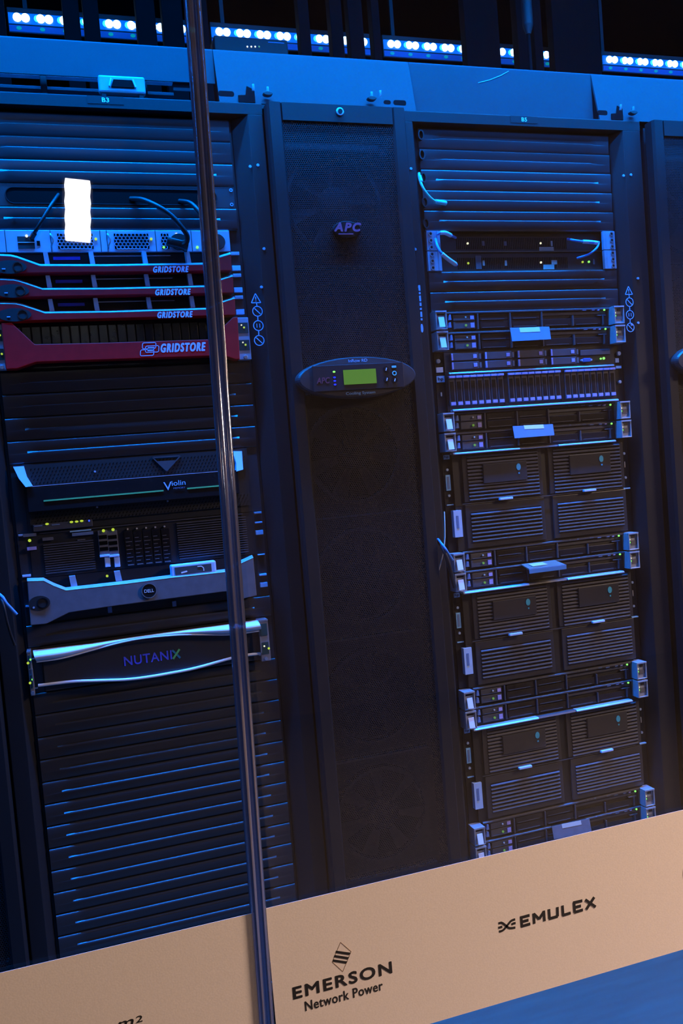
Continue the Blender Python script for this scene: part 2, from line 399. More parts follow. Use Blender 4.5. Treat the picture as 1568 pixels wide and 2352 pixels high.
# upright printed strip with an oval mark on the left post of the right rack
k = MB()
for i, (a, b) in enumerate(((655, 668), (671, 676), (679, 692), (695, 703), (707, 712), (716, 728), (731, 736))):
    (xa, za), (xb, zb) = qB5(962+(a-655)*.072, a, FY), qB5(962+(b-655)*.072, b, FY)
    k.prism([(xa-.0022, za), (xa+.0022, za), (xb+.0022, zb), (xb-.0022, zb)], FY-.0008, FY-.0002)
k.build('printed_strip', BTXT, RB5)
x, z = qB5(968.5, 754, FY); MB().disc(x, z, .0030, FY-.0008, FY-.0002, 18, .0095).build('oval_mark', BTXT, RB5)
# black cable fingers seen along the left rail of the right rack
for py in (312, 357, 410, 466, 515):
    x, z = qB5(964+(py-312)*.06, py, -.012)
    MB().ring(x, z, .007, .0045, -.019, -.0095, 18, roz=.011, riz=.0085).build('cable_finger', K_RUB, RB5)

# ------------------------------------------------------------------ perforated cooling units between the racks
pm = bpy.data.materials.new('perforated_black_steel'); pm.use_nodes = True; nt = pm.node_tree
b = nt.nodes['Principled BSDF']; b.inputs['Base Color'].default_value = (.016, .016, .017, 1); b.inputs['Roughness'].default_value = .5; b.inputs['Specular IOR Level'].default_value = .3
tc = nt.nodes.new('ShaderNodeTexCoord'); sp = nt.nodes.new('ShaderNodeSeparateXYZ'); nt.links.new(tc.outputs['Object'], sp.inputs[0])
PX = .0044
def cell(off):
    u = mth('SUBTRACT', mth('FRACT', mth('ADD', mth('MULTIPLY', sp.outputs['X'], 1/PX), 100+off)), .5)
    v = mth('MULTIPLY', mth('SUBTRACT', mth('FRACT', mth('ADD', mth('MULTIPLY', sp.outputs['Z'], 1/(PX*1.732)), 100+off)), .5), 1.732)
    return mth('ADD', mth('MULTIPLY', u, u), mth('MULTIPLY', v, v))
hole = mth('LESS_THAN', mth('MINIMUM', cell(0), cell(.5)), .36**2)
mx = nt.nodes.new('ShaderNodeMixShader'); trn = nt.nodes.new('ShaderNodeBsdfTransparent')
nt.links.new(hole, mx.inputs[0]); nt.links.new(b.outputs[0], mx.inputs[1]); nt.links.new(trn.outputs[0], mx.inputs[2])
nt.links.new(mx.outputs[0], nt.nodes['Material Output'].inputs['Surface'])
def cooler(cx, label):
    t = thing('cooling_unit', label, 'cooling unit', (cx, 0, FLOOR), 'perforated cooling units in the row')
    q = Loc(t); H = 1.973
    MB().box(-.147, .147, .045, 1.0, 0, H-.004).build('cabinet', K_FRAME, t)
    MB().box(-.147, .147, -.022, .043, 0, .03).build('plinth', K_FRAME, t)
    for s in (-1, 1):
        a, b_ = sorted((s*.147, s*.139)); MB().box(a, b_, -.020, .044, .031, H-.004).build('side_flange', K_FRAME, t)
    d = MB(); w0, w1 = .1495, .119
    for s in (-1, 1):
        P = [(s*w0, DY+.007), (s*(w0-.004), DY), (s*(w1+.004), DY), (s*w1, DY+.006), (s*w1, DY+.03), (s*w0, DY+.03)]
        d.loft([[(x, y, z) for x, y in P] for z in (.035, H)])
    d.box(-w1, w1, DY+.001, DY+.03, H-.035, H); d.box(-w1, w1, DY+.001, DY+.03, .035, .085)
    door = d.build('door_frame', K_FRAME, t)
    mesh = MB().box(-w1, w1, DY+.006, DY+.0072, .086, H-.036).build('perforated_panel', pm, t)
    lx, lz = q(780, 257, DY) if 0 < cx < .5 else (0, H-.018)
    MB().disc(lx, lz, .0085, DY-.003, DY+.0005, 24).build('lock', SILV, t, .0015)
    lk = t.children[-1]; MB().disc(lx, lz, .0048, DY-.0046, DY-.0031, 20).build('lock_core', K_GLOSS, lk)
    # fan modules behind the mesh
    for i in range(7):
        z1 = H-.045-i*.2685; z0 = z1-.266
        f = MB().box(-w1, w1, .036, .044, z0, z1).build('fan_module', K_DARK, t)
        MB().ring(0, (z0+z1)/2, .108, .101, .016, .0355, 40).build('fan_ring', K_DARK, f)
        MB().disc(0, (z0+z1)/2, .036, .014, .0355, 28).build('fan_hub', K_GLOSS, f)
        bl = MB()
        for j in range(7):
            a = 2*math.pi*j/7
            c, s_ = math.cos(a), math.sin(a); c2, s2 = math.cos(a+.55), math.sin(a+.55); zc = (z0+z1)/2
            lo = [(c*.037, .020, zc+s_*.037), (c*.098, .018, zc+s_*.098), (c2*.098, .031, zc+s2*.098), (c2*.037, .030, zc+s2*.037)]
            bl.loft([lo, [(x, y+.0015, z) for x, y, z in lo]])
        bl.build('fan_blades', K_HOLE, f)
        if i: MB().box(-w1, w1, .012, .035, z1-.001, z1+.0025).build('divider', G_MID, t)
    # red maker's badge
    bx, bz = (q(796, 528, DY) if 0 < cx < .5 else (.0, 1.70))
    bd = MB().disc(bx, bz, .031, DY-.004, DY+.0055, 36, .0175).build('badge', K_GLOSS, t, .002)
    text('APC', bx-.028, bx+.030, bz-.004, bz+.0125, DY-.0052, REDB, bd, 'lettering', .07, .28)
    MB().box(bx-.020, bx+.012, DY-.0048, DY-.0041, bz-.0105, bz-.0085).build('underline', REDB, bd)
    # oval display housing
    (ex, ez), (xa, _), (xb, _) = (q(p_, y_, DY-.02) for p_, y_ in ((820, 866), (682, 866), (958, 862)))
    if not 0 < cx < .5: ex, xa, xb = ex_c
    hw = (xb-xa)/2; hz = .0425; ex = (xa+xb)/2
    rings = []
    for s, y in ((1.0, DY+.005), (1.0, DY-.010), (.985, DY-.016), (.955, DY-.020), (.3, DY-.022)):
        rings.append([(ex+hw*s*math.cos(2*math.pi*i/56), y, ez+(hz*(1-(1-s)*1.6 if s > .5 else s))*math.sin(2*math.pi*i/56)) for i in range(56)])
    hs = MB().loft(rings).build('display_housing', M('oval_housing_black', (.038, .036, .040), .4), t)
    yb = DY-.0222
    MB().box(ex-.099, ex+.099, yb-.002, yb+.001, ez-.0262, ez+.0262).build('display_panel', M('panel_dark_grey', (.022, .021, .026), .35), t, .001)
    pn = t.children[-1]; yp = yb-.0021
    MB().box(ex-.034, ex+.037, yp-.001, yp, ez-.0150, ez+.0150).build('screen', LCD, pn)
    text('APC', ex-.092, ex-.064, ez-.010, ez+.002, yp-.0006, M('printed_dim_red', (.22, .05, .08), .5), pn, 'lettering', .02, .2)
    for zz, mm, nm in ((.0125, L_GRN, 'status_light'), (.001, L_BLU, 'status_mark'), (-.006, TXTD, 'status_mark'), (-.0135, TXTD, 'status_mark')):
        MB().disc(ex-.0535, ez+zz, .0028, yp-.0008, yp, 14, .002).build(nm, mm if nm == 'status_light' else NBLUE, pn)
    for dx, zz, mm in ((.060, .0125, WHT), (.060, -.0085, WHT), (.0775, .0170, CABC), (.0775, .0035, CABC), (.0775, -.0105, WHT)):
        bt = MB().disc(ex+dx, ez+zz, .0062, yp-.0012, yp, 18).build('button', K_GLOSS, pn)
        if mm is CABC and zz < .01: MB().ring(ex+dx, ez+zz, .0050, .0030, yp-.0018, yp-.0013, 18).build('button_mark', mm, t)
        elif mm is CABC: MB().box(ex+dx-.005, ex+dx+.005, yp-.0018, yp-.0013, ez+zz-.0022, ez+zz+.0022).build('button_mark', mm, t)
        else: MB().bar((ex+dx-.001, ez+zz-.003), (ex+dx+.001, ez+zz+.003), .0018, yp-.0018, yp-.0013).build('button_mark', mm, t)
    text('InRow RD', ex-.020, ex+.021, ez+.0305, ez+.0365, DY-.0226, BTXT, t, 'lettering', .0)
    text('Cooling System', ex-.031, ex+.033, ez-.0375, ez-.0300, DY-.0226, BTXT, t, 'lettering', .0)
    return t, (ex, xa, xb)
C1, ex_c = cooler(.011, 'tall black perforated cooling unit with green screen, in the middle')
C3, _ = cooler(-.8955, 'dark perforated cooling unit at the far left edge beside the left rack')
C2, _ = cooler(.9275, 'tall black perforated cooling unit cut off by the right edge')

# ------------------------------------------------------------------ blank filler panels
HW = .2413
def filler_mesh():
    z0, z1, zm = .0004, U-.0006, U*.52
    arc = lambda yc, zc, r, a0, a1, n: [(yc-r*math.cos(R(a0+(a1-a0)*i/n)), zc+r*math.sin(R(a0+(a1-a0)*i/n))) for i in range(n+1)]
    bot = [(0, z0), (-.0040, z0), (-.0056, z0+.0014), (-.0062, z0+.0034)]
    top = arc(-.0048, z1-.0040, .0040, 0, 90, 6) + [(0, z1)]
    ln = lambda z: -.0062-(z-z0-.0034)/(z1-.004-z0-.0034)*.0026
    flat = bot + [(ln(zm-.0044+.0004*i), zm-.0044+.0004*i) for i in range(6)] + [(ln(zm+.0008), zm+.0008), (ln(zm+.004), zm+.004)] + top
    emb = bot[:-1] + [(-.0066, z0+.005)] + arc(-.0078, zm-.0036, .0034, 0, 85, 5) + [(-.0050, zm-.0002), (-.0062, zm+.004)] + top
    rows = []
    for x, k in ((-HW, 0), (-.207, 0), (-.188, 1), (.188, 1), (.207, 0), (HW, 0)):
        rows.append([(x, y, z) for y, z in (emb if k else flat)])
    return MB().loft(rows)
proto_f = None
def filler(cx, k, label, group):
    global proto_f
    if proto_f is None:
        o = filler_mesh().build('filler_panel', K_PANEL, smooth=True); proto_f = o
    else:
        o = proto_f.copy(); COL.objects.link(o)
    o.location = (cx, 0, zt(k+1))
    return tag(o, label, 'filler panel', group)
GL, GR = 'blank filler panels in the left rack', 'blank filler panels in the right rack'
filler(XB3, -1, 'black blank panel highest in the left rack, just under its top bar', GL)
filler(XB3, 0, 'blue-lit blank panel in left rack, second below the top bar', GL)
filler(XB3, 1, 'blue-lit blank panel in left rack, right above the oval cable slot', GL)
filler(XB3, 3, 'blue-lit blank panel in left rack, between oval cable slot and silver-blue unit', GL)
for i, k in enumerate((10, 11, 12, 13)):
    filler(XB3, k, 'black blank panel in left rack, %s of four under the large red bezel' % ORD[i], GL)
filler(XB3, 21, 'black blank panel in left rack, between grey bezel and wavy silver bezel', GL)
for i, k in enumerate(range(24, 40)):
    filler(XB3, k, 'black ribbed blank panel in left rack, %s below the wavy silver bezel' % ('nearest' if i == 0 else ORD[i]), GL)
filler(XB5, -1, 'brownish blank panel highest in the right rack, in shade under its top bar', GR)
for i, k in enumerate((0, 1, 2, 3)):
    filler(XB5, k, 'blue-lit blank panel in right rack, %s of the four blue ones' % ('topmost' if i == 0 else ORD[i]), GR)
filler(XB5, 6, 'dark blank panel in right rack, right under the two switches', GR)
filler(XB5, 7, 'dark blank panel in right rack, right above the first tagged server pair', GR)

def unit(name, label, cat, cx, k, n, group=None):        # a rack unit n high whose top is slot k
    t = thing(name, label, cat, (cx, 0, zt(k+n)+.0004), group)
    return t, Loc(t), n*U-.001
def chassis(t, H, y=-.004, mat=K_DARK, depth=.62, name='chassis'):
    return MB().box(-.220, .220, y, depth, 0, H).build(name, mat, t)
def flange(t, H, mat=K_PANEL, y=-.003):
    for s in (-1, 1):
        a, b = sorted((s*.2205, s*HW)); MB().box(a, b, y, -.0002, 0, H).build('mounting_flange', mat, t)

# ------------------------------------------------------------------ left rack: cable slot panel
t, q, H = unit('cable_slot_panel', 'black panel with long oval brush slot that black cords leave', 'cable panel', XB3, 2, 1)
MB().box(-HW, HW, -.004, -.0002, 0, H).build('face_plate', K_PANEL, t, .001)
xr, xl = q(497, 450, -.005)[0], -.2
zc = H*.47; n = 14; hz = .0150
P = [(xr+hz*math.sin(math.pi*i/n)-hz, zc+hz*math.cos(math.pi*i/n)) for i in range(n+1)] + [(xl+hz-hz*math.sin(math.pi*i/n), zc-hz*math.cos(math.pi*i/n)) for i in range(n+1)]
MB().prism(P, -.0055, -.0041).build('brush_strip', K_HOLE, t)
rim = [(x, -.006, z) for x, z in P]; MB().tube(rim+[rim[0]], .0011, 6).build('slot_rim', K_GLOSS, t)
for px, py in ((530, 437), (532, 470)):
    x, z = q(px, py, -.005); x = min(x, .236); s_ = MB().ring(x, z, .0036, .0018, -.0062, -.0041, 14).build('cage_nut', ZINC, t)

# ------------------------------------------------------------------ left rack: silver-blue unit with power supplies
t, q, H = unit('power_shelf', 'silver-blue one-unit chassis rear with honeycomb power supplies, above the red bezels', 'power shelf', XB3, 4, 1)
Y = -.010; s = zl(2.45, 0, 200)
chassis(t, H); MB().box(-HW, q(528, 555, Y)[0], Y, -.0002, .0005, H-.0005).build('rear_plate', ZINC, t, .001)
xa, za = q(42, 571, Y-.001); xb, zb = q(78, 543, Y-.001)
pp = MB().box(xa, xb, Y-.0012, Y+.0005, za, zb).build('port_block', K_DARK, t)
MB().box(xa, xb, Y-.0022, Y-.0013, (za+zb)/2-.0008, (za+zb)/2+.0008).build('port_divider', OFFW, pp)
xa, za = q(85, 564, Y-.001); MB().box(xa, xa+.006, Y-.0012, Y+.0005, za, za+.009).build('usb_port', K_HOLE, t)
q.led(61, 542, L_WHT, .0026, Y-.0022)
def honeycomb(x0, x1, z0, z1, y, nx, nz, root):
    MB().box(x0, x1, y-.0006, y+.0003, z0, z1).build('vent', K_HOLE, root); v = root.children[-1]
    k = MB(); w_ = (x1-x0)/nx; h = (z1-z0)/nz
    for j in range(nz):
        for i in range(nx+(j % 2 == 0)):
            cx = x0+(i+(0 if j % 2 == 0 else .5))*w_; cz = z0+(j+.5)*h
            if cx < x0+w_*.3 or cx > x1-w_*.3: continue
            pts = [(cx+w_*.53*math.sin(math.pi/3*e), cz+h*.62*math.cos(math.pi/3*e)) for e in range(6)]
            for a, b in zip(pts, pts[1:]+pts[:1]): k.bar(a, b, w_*.22, y-.0016, y-.0006)
    k.build('honeycomb', ZINC, v)
for (a, b), ld in (((134, 212), 220), ((264, 340), 347), ((372, 386), 405)):
    x0, z0 = q(a, 572, Y); x1, z1 = q(b, 537, Y)
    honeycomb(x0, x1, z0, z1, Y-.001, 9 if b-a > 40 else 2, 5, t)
    hd = [(x0-.012, Y-.001, z1-.001), (x0-.012, Y-.010, z1-.004), (x0-.008, Y-.012, (z0+z1)/2), (x0-.012, Y-.010, z0+.004), (x0-.012, Y-.001, z0+.001)]
    if b-a > 40: MB().tube(smooth_pts(hd, 4), .0018, 8).build('pull_handle', SILV, t, smooth=True)
for px, py, mm in ((220, 549, L_YEL), (347, 549, L_YEL), (405, 538, L_WHT), (376, 568, L_GRN), (453, 568, L_GRN)): q.led(px, py, mm, .0026, Y-.0014)
for px in (13, 117, 231, 246, 358, 440):
    x, z = q(px, 555, Y); MB().box(x-.0006, x+.0006, Y-.0006, Y+.0002, .001, H-.001).build('seam', K_DARK, t)
for px in (411, 496):
    x, z = q(px, 556, Y); MB().disc(x, z, .0185, Y-.004, Y-.0006, 26, .0165).build('socket', K_RUB, t, .001)

# black power cords from the slot panel down into that unit
def cord(name, pts, r, mat, label, cat, group=None, ends=()):
    P = smooth_pts([at(a, b, y) for a, b, y in pts], 7)
    t = thing(name, label, cat, P[0], group); o = P[0]
    MB().tube([p-o for p in P], r, 12).build('cable', mat, t, smooth=True)
    return t, o
def sleeve(t, o, pts, r, mat, name='connector'):
    P = smooth_pts([at(a, b, y)-o for a, b, y in pts], 4)
    return MB().tube(P, r, 14).build(name, mat, t, .0008)
GP = 'black power cords at the silver-blue unit'
t, o = cord('power_cable', [(134, 447, -.004), (120, 467, -.03), (100, 500, -.04), (84, 527, -.035), (73, 545, -.016)], .0034, K_RUB, 'thin black cord running down-left into the port block of the silver-blue unit', 'power cable', GP)
sleeve(t, o, [(79, 536, -.030), (73, 546, -.012)], .0048, K_RUB, 'plug')
t, o = cord('power_cable', [(300, 457, -.004), (328, 459, -.025), (362, 474, -.045), (392, 494, -.05), (414, 518, -.05), (430, 543, -.045), (424, 562, -.04), (404, 559, -.03)], .0050, K_RUB, 'thick black cord curving down to the right into a black plug', 'power cable', GP)
sleeve(t, o, [(432, 566, -.034), (400, 558, -.032), (384, 554, -.030)], [.011, .012, .009]+[.009]*6, K_RUB, 'plug')
t, o = cord('power_cable', [(412, 462, -.004), (436, 466, -.025), (455, 484, -.04), (474, 510, -.045), (490, 535, -.04), (494, 552, -.02)], .0046, K_RUB, 'black cord passing behind the glass joint into the right-hand socket', 'power cable', GP)
sleeve(t, o, [(492, 544, -.030), (495, 556, -.011)], .0075, K_RUB, 'plug')

# ------------------------------------------------------------------ left rack: one-unit red bezels
GRD = 'red bezelled storage nodes in the left rack'
def red_node(label):
    t, q, H = unit('storage_node', label, 'storage node', XB3, 5, 1, GRD)
    Y = -.034
    chassis(t, H); flange(t, H)
    e = lambda X, Y_: (X/2.45, 500+Y_/2.45)
    xL = -HW+.004
    top = [(0, 213), (60, 216), (95, 224), (225, 270), (600, 271), (1150, 262), (1215, 228), (1300, 203)]
    tp = q.poly([e(*p_) for p_ in top], Y); bl = q(*e(1305, 317), Y); b0 = q(*e(0, 325), Y)
    tp = [(xL, tp[0][1]+.0003)]+tp; zb = max(.0008, (bl[1]+b0[1])/2)
    body = tp+[(bl[0], zb), (xL, zb)]
    MB().prism(body[::-1], Y, Y+.028).build('bezel', RED, t, .0012)
    # pale chamfered rim along the top edge, rising towards the back
    k = MB(); rows = []
    for x, z in tp: zu = min(z+.0052, H-.0002); rows.append([(x, Y-.0004, min(z+.0002, H-.0008)), (x, Y+.009, zu), (x, Y+.012, zu), (x, Y+.012, z-.002), (x, Y, z-.002)])
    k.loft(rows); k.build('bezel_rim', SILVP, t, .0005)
    for px in (268, 525, 825, 1070):
        x, z = q(*e(px, 262), Y); MB().prism([(x+.0045, z), (x-.0045, z), (x-.0062, H-.001), (x+.002, H-.001)], Y+.010, Y+.024).build('bezel_post', SILVP, t)
    lx, lz = q(*e(55, 278), Y)
    lk = MB().disc(lx, lz, .030, Y-.0012, Y+.002, 26, .0125).build('lock_recess', K_DARK, t)
    MB().ring(lx+.014, lz, .0092, .0075, Y-.0022, Y-.0013, 22).build('lock_ring', K_GLOSS, lk)
    MB().box(lx-.014, lx-.008, Y-.0022, Y-.0013, lz-.0045, lz-.0028).build('lock_mark', BTXT, lk)
    x0, z0 = q(352, 619, Y); x1, _ = q(433, 619, Y)
    text('GRIDSTORE', x0, x1, z0-.0056, z0+.0056, Y-.0005, LILAC, t, 'lettering', .06, .3)
    for py, hh in ((583.5, .0035), (617, .0052)):
        x, z = q(546, py, -.004); MB().box(.2225, .2400, -.009, -.0031, z-hh, z+hh).build('ear_tab', LBLUE if hh > .004 else SILVP, t, .0008)
    x, z = q(*e(390, 222), -.006); MB().box(x-.03, x+.02, -.006, -.0041, H-.012, H-.006).build('drive_label', NBLUE, t)
    MB().box(-.05, .10, -.006, -.0041, H-.006, H-.0045).build('drive_rail', SILVP, t)
    return t
n5 = red_node('red bezelled node in left rack, topmost of the three thin red ones')
dup(n5, (XB3, 0, zt(7)+.0004), 'red bezelled node in left rack, middle of the three thin red ones')
dup(n5, (XB3, 0, zt(8)+.0004), 'red bezelled node in left rack, lowest of the three thin red ones')

# ------------------------------------------------------------------ left rack: two-unit red bezel
t, q, H = unit('storage_shelf', 'tall red bezelled disk shelf with rounded-links emblem, under the thin red ones', 'storage shelf', XB3, 8, 2)
Y = -.034; e = lambda X, Y_: (X/2.45, 500+Y_/2.45)
chassis(t, H); flange(t, H)
xL = -HW+.012
R_ = q.poly([e(*p_) for p_ in ((195, 712), (600, 703), (1180, 684), (1310, 560), (1337, 558), (1350, 800), (1325, 798), (1255, 775), (205, 812), (95, 852))], Y)
L_ = [(xL, q(*e(38, 853), Y)[1]), (xL, q(*e(22, 592), Y)[1]), (q(*e(65, 590), Y)[0], q(*e(65, 590), Y)[1])]
cl = lambda P: [(x, min(max(z, .0006), H-.0006)) for x, z in P]
MB().prism(cl(L_+R_)[::-1], Y, Y+.028).build('bezel', RED, t, .0014)
for i in range(24):
    x = -.205+i*.0178
    MB().box(x-.0078, x+.0078, -.010, -.0041, .012, H-.006).build('drive', K_GLOSS, t, .001)
MB().box(-.21, .21, -.0075, -.0041, .003, .010).build('lower_rail', K_GLOSS, t)
k = MB(); e2 = lambda X, Y_: q(*e(X, Y_), Y)
def rrect(x0, x1, z0, z1, r, w_, sh):            # rounded slanted outline
    pts = []
    for cx, cz, a0 in ((x1-r, z1-r, 0), (x0+r, z1-r, 90), (x0+r, z0+r, 180), (x1-r, z0+r, 270)):
        for i in range(5):
            a = R(a0+i*22.5); pts.append((cx+r*math.cos(a)+sh*(cz+r*math.sin(a)-z0), cz+r*math.sin(a)))
    for a, b in zip(pts, pts[1:]+pts[:1]): k.bar(a, b, w_, Y-.0006, Y-.0001)
lx0, lzc = e2(785, 742); lx1 = e2(893, 742)[0]; wdt = lx1-lx0
rrect(lx0+wdt*.14, lx0+wdt*.84, lzc+.0010, lzc+.0125, .003, .0014, .15)
rrect(lx0, lx0+wdt*.70, lzc-.0125, lzc-.0010, .003, .0014, .15)
rrect(lx0+wdt*.28, lx0+wdt*.98, lzc-.0062, lzc+.0062, .003, .0014, .15)
k.prism([(lx0+wdt*.40, lzc-.004), (lx0+wdt*.74, lzc-.004), (lx0+wdt*.78, lzc+.004), (lx0+wdt*.44, lzc+.004)], Y-.0006, Y-.0001)
k.build('link_emblem', LILAC, t)
x0, z0 = e2(905, 735); x1, _ = e2(1157, 733)
text('GRIDSTORE', x0, x1, z0-.0078, z0+.0082, Y-.0005, LILAC, t, 'lettering', .06, .3)
for s, px in ((-1, 0), (1, 556)):
    xa, xb = (-.2440, -.2285) if s < 0 else (q(545, 780, -.02)[0]+.001, .2440)
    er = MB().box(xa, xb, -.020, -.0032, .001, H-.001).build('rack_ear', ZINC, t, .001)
    zz = H-.016
    for j, zc in enumerate((H*.74, H*.34)):
        MB().box(xa+.002, xb-.002, -.0212, -.0201, zc-.010, zc+.011).build('ear_window', M('ear_dark_green', (.01, .05, .05), .4), er)
        MB().disc((xa+xb)/2+.002, zc+.001, .0020, -.0225, -.0211, 10).build('status_light', L_YEL, t)
        MB().disc((xa+xb)/2-.003, zc+.006, .0015, -.0225, -.0211, 10).build('status_light', L_WHT, t)
    MB().disc((xa+xb)/2, .006, .0042, -.0232, -.0201, 14).build('thumb_screw', SILV, er, .0008)

# ------------------------------------------------------------------ left rack: three-unit flash array with green line
t, q, H = unit('flash_array', 'black array with a thin green line and two blue side fins, in left rack', 'flash array', XB3, 14, 3)
Y = -.026; v = zl(2.45, 0, 860)
chassis(t, H, -.006); flange(t, H)
zl_ = q(*v(700, 590), Y)[1]                       # lip height
MB().box(-.215, .215, -.0095, -.0062, zl_+.002, H-.002).build('upper_grille', K_DARK, t)
k = MB()
for i in range(60):
    for j in range(5):
        x = -.205+i*.007+(j % 2)*.0035; z = zl_+.006+j*.0068
        if z < H-.006: k.bar((x, z-.0016), (x+.0022, z+.0016), .0012, -.0100, -.0096)
k.build('grille_slots', K_HOLE, t)
xa, xb = q(*v(185, 640), Y)[0], q(*v(1330, 545), Y)[0]
MB().prof([(Y, zl_), (Y-.0008, zl_-.003), (Y, .040), (-.0064, .040), (-.0064, zl_)], xa-.012, xb+.004).build('front_cover', K_GLOSS, t, .001)
MB().box(xa-.006, xb+.002, Y-.001, Y+.004, zl_-.0002, zl_+.0012).build('cover_lip', SILVP, t)
FIN = M('fin_pale_blue_plastic', (.36, .50, .72), .5, noise=.03)
def fin_loft(P):                                  # leans back towards its top, so it faces up
    za, zb = min(z for _, z in P), max(z for _, z in P)
    f = [(x, Y-.004+.016*(z-za)/(zb-za), z) for x, z in P]
    return MB().loft([f, [(x, -.0062, z) for x, z in P]]).build('side_fin', FIN, t)
fl = q.poly([v(*c) for c in ((72, 519), (132, 515), (150, 575), (183, 628), (145, 634), (105, 585))], Y)
fin_loft(fl)
fr_ = q.poly([v(*c) for c in ((1314, 431), (1367, 431), (1366, 535), (1328, 546), (1330, 500))], Y)
fin_loft(fr_)
tr_ = q.poly([v(*c) for c in ((858, 468), (1015, 458), (937, 543))], -.011)
k = MB()
for a, b in zip(tr_, tr_[1:]+tr_[:1]): k.bar(a, b, .0022, -.0125, -.0101)
k.prism([((tr_[0][0]*.72+tr_[2][0]*.28), tr_[0][1]*.72+tr_[2][1]*.28), (tr_[1][0]*.72+tr_[2][0]*.28, tr_[1][1]*.72+tr_[2][1]*.28), tr_[2]], -.0118, -.0101)
k.build('triangle_emblem', G_MID, t)
g0, g1, g2, g3 = (q(*v(*c), Y-.001) for c in ((245, 711), (920, 655), (1053, 642), (1300, 622)))
zg = (g0[1]+g1[1]+g2[1])/3
MB().box(g0[0], g1[0], Y-.0014, Y-.0003, zg-.0014, zg+.0014).build('green_line', GREENP, t)
MB().box(g2[0], g3[0], Y-.0014, Y-.0003, zg-.0014, zg+.0014).build('green_line', GREENP, t)
x0, z0 = q(*v(922, 655), Y); x1, z1 = q(*v(1042, 605), Y)
text('V', x0, x0+.0165, z0+.0005, z1+.003, Y-.0016, BTXT, t, 'lettering', .0); text('iolin', x0+.0165, x1, z0+.0085, z1+.0045, Y-.0016, BTXT, t, 'lettering', .0)
text('MEMORY', x0+.019, x1-.001, z0+.0015, z0+.0050, Y-.0016, TXTD, t, 'small_lettering')
MB().box(-.215, .215, -.0095, -.0062, .014, .0395).build('lower_grille', K_DARK, t)
k = MB()
for i in range(60):
    for j in range(4):
        x = -.205+i*.007+(j % 2)*.0035; z = .0165+j*.0062; k.bar((x, z-.0016), (x+.0022, z+.0016), .0012, -.0100, -.0096)
k.build('grille_slots', K_HOLE, t)
xa, xb = q(75, 1205, -.012)[0], q(212, 1195, -.012)[0]
MB().box(xa, xb, -.014, -.0063, .0015, .0150).build('status_panel', G_MID, t, .001)
for px, py, mm, r in ((108, 1203.5, L_YEL, .0034), (164, 1199, L_YEL, .0034), (176, 1198, L_YEL, .0034), (187.5, 1196.5, L_YEL, .0034), (204.5, 1196, L_BLU, .0016)):
    q.led(px, py, mm, r, -.0150, .0021)
for px, py in ((88, 1208), (128, 1205)):
    x, z = q(px, py, -.0145); MB().box(x-.0075, x+.0075, -.0150, -.0141, z-.0012, z+.0012).build('status_mark', TXTD, t)
for px, py in ((223, 1165), (385, 1151), (218, 1083)):
    x, z = q(px, py, -.011); MB().disc(x, z, .0020, -.0115, -.0096, 10).build('rivet', ZINC, t)

# ------------------------------------------------------------------ left rack: two-unit server with blue latched modules
t, q, H = unit('rack_server', 'dark two-unit server with two blue latched modules, under the green-lined array', 'server', XB3, 17, 2)
v = zl(2.45, 0, 1180); w = zl(4.9, 0, 1060); Y = -.012
chassis(t, H, -.006); flange(t, H)
k = MB()
xa, xb = q(*w(490, 1000), Y)[0], q(*w(1060, 1000), Y)[0]
for i in range(13): z = .006+i*.0046; k.box(xa, xb, -.0095, -.0061, z, z+.0026)
k.build('left_grille', G_MID, t)
k = MB(); xa, xb = q(410, 1250, Y)[0], .205
for i in range(16): z = .006+i*.0048; k.box(xa, xb, -.0095, -.0061, z, z+.0024)
k.build('right_grille', G_MID, t)
for X0, X1 in ((1135, 1205), (1240, 1315)):
    (x0, z0), (x1, z1) = q(*w(X0, 1195), Y), q(*w(X1, 770), Y)
    zh = q(*w(X0, 1060), Y)[1]
    md = MB().box(x0, x1, -.012, -.0061, zh, z1).build('module', G_BEZ, t, .001)
    kk = MB()
    for j in range(3): zc = zh+(z1-zh)*(.18+.24*j); kk.box(x0+.0015, x1-.0015, -.0126, -.0121, zc, zc+(z1-zh)*.15)
    kk.build('module_slots', K_HOLE, md)
    MB().box(x0, x1, -.016, -.0121, zh-.003, zh+.0015).build('module_bar', LBLUE, md, .0006)
    MB().box(x0+(x1-x0)*.45, x1, -.014, -.0061, z0, zh-.004).build('module_latch', LBLUE, md, .0008)
for px, py, mm in ((237.5, 1219, L_YEL), (259.5, 1216.5, L_YEL), (68, 1241.5, L_YEL)): q.led(px, py, mm, .0030, -.0135)
for j in range(5):
    px = 297+j*21.3; x, _ = q(px, 1255, Y); zt_ = q(px, 1215-j*1.5, Y)[1]; zb_ = q(px, 1300-j*2, Y)[1]
    d = MB().box(x-.0085, x+.0085, -.011, -.0061, zb_, zt_-.004).build('drive', K_GLOSS, t, .0008)
    kk = MB()
    for m_ in range(7): zc = zb_+(zt_-zb_)*(.12+.105*m_); kk.box(x-.006, x+.006 if m_ % 2 else x+.002, -.0115, -.0111, zc, zc+.0013)
    kk.build('drive_marks', G_BEZ, d)
    MB().disc(x, zt_, .0018, -.0112, -.0061, 10).build('drive_light', OFFW, d)
    MB().box(x-.006, x+.006, -.0118, -.0111, zb_+.001, zb_+.003).build('drive_latch', G_BEZ, d)
for px, py, ww, hh, mm in ((73, 1260, .0085, .003, PURP), (68, 1229, .012, .003, G_BEZ), (110, 1238, .010, .003, G_BEZ), (185, 1219, .020, .0012, BTXT), (190, 1226, .020, .003, TXTD), (187, 1240, .0075, .001, G_BEZ)):
    x, z = q(px, py, Y); MB().box(x-ww, x+ww, -.0105, -.0061, z-hh, z+hh).build('front_mark', mm, t)
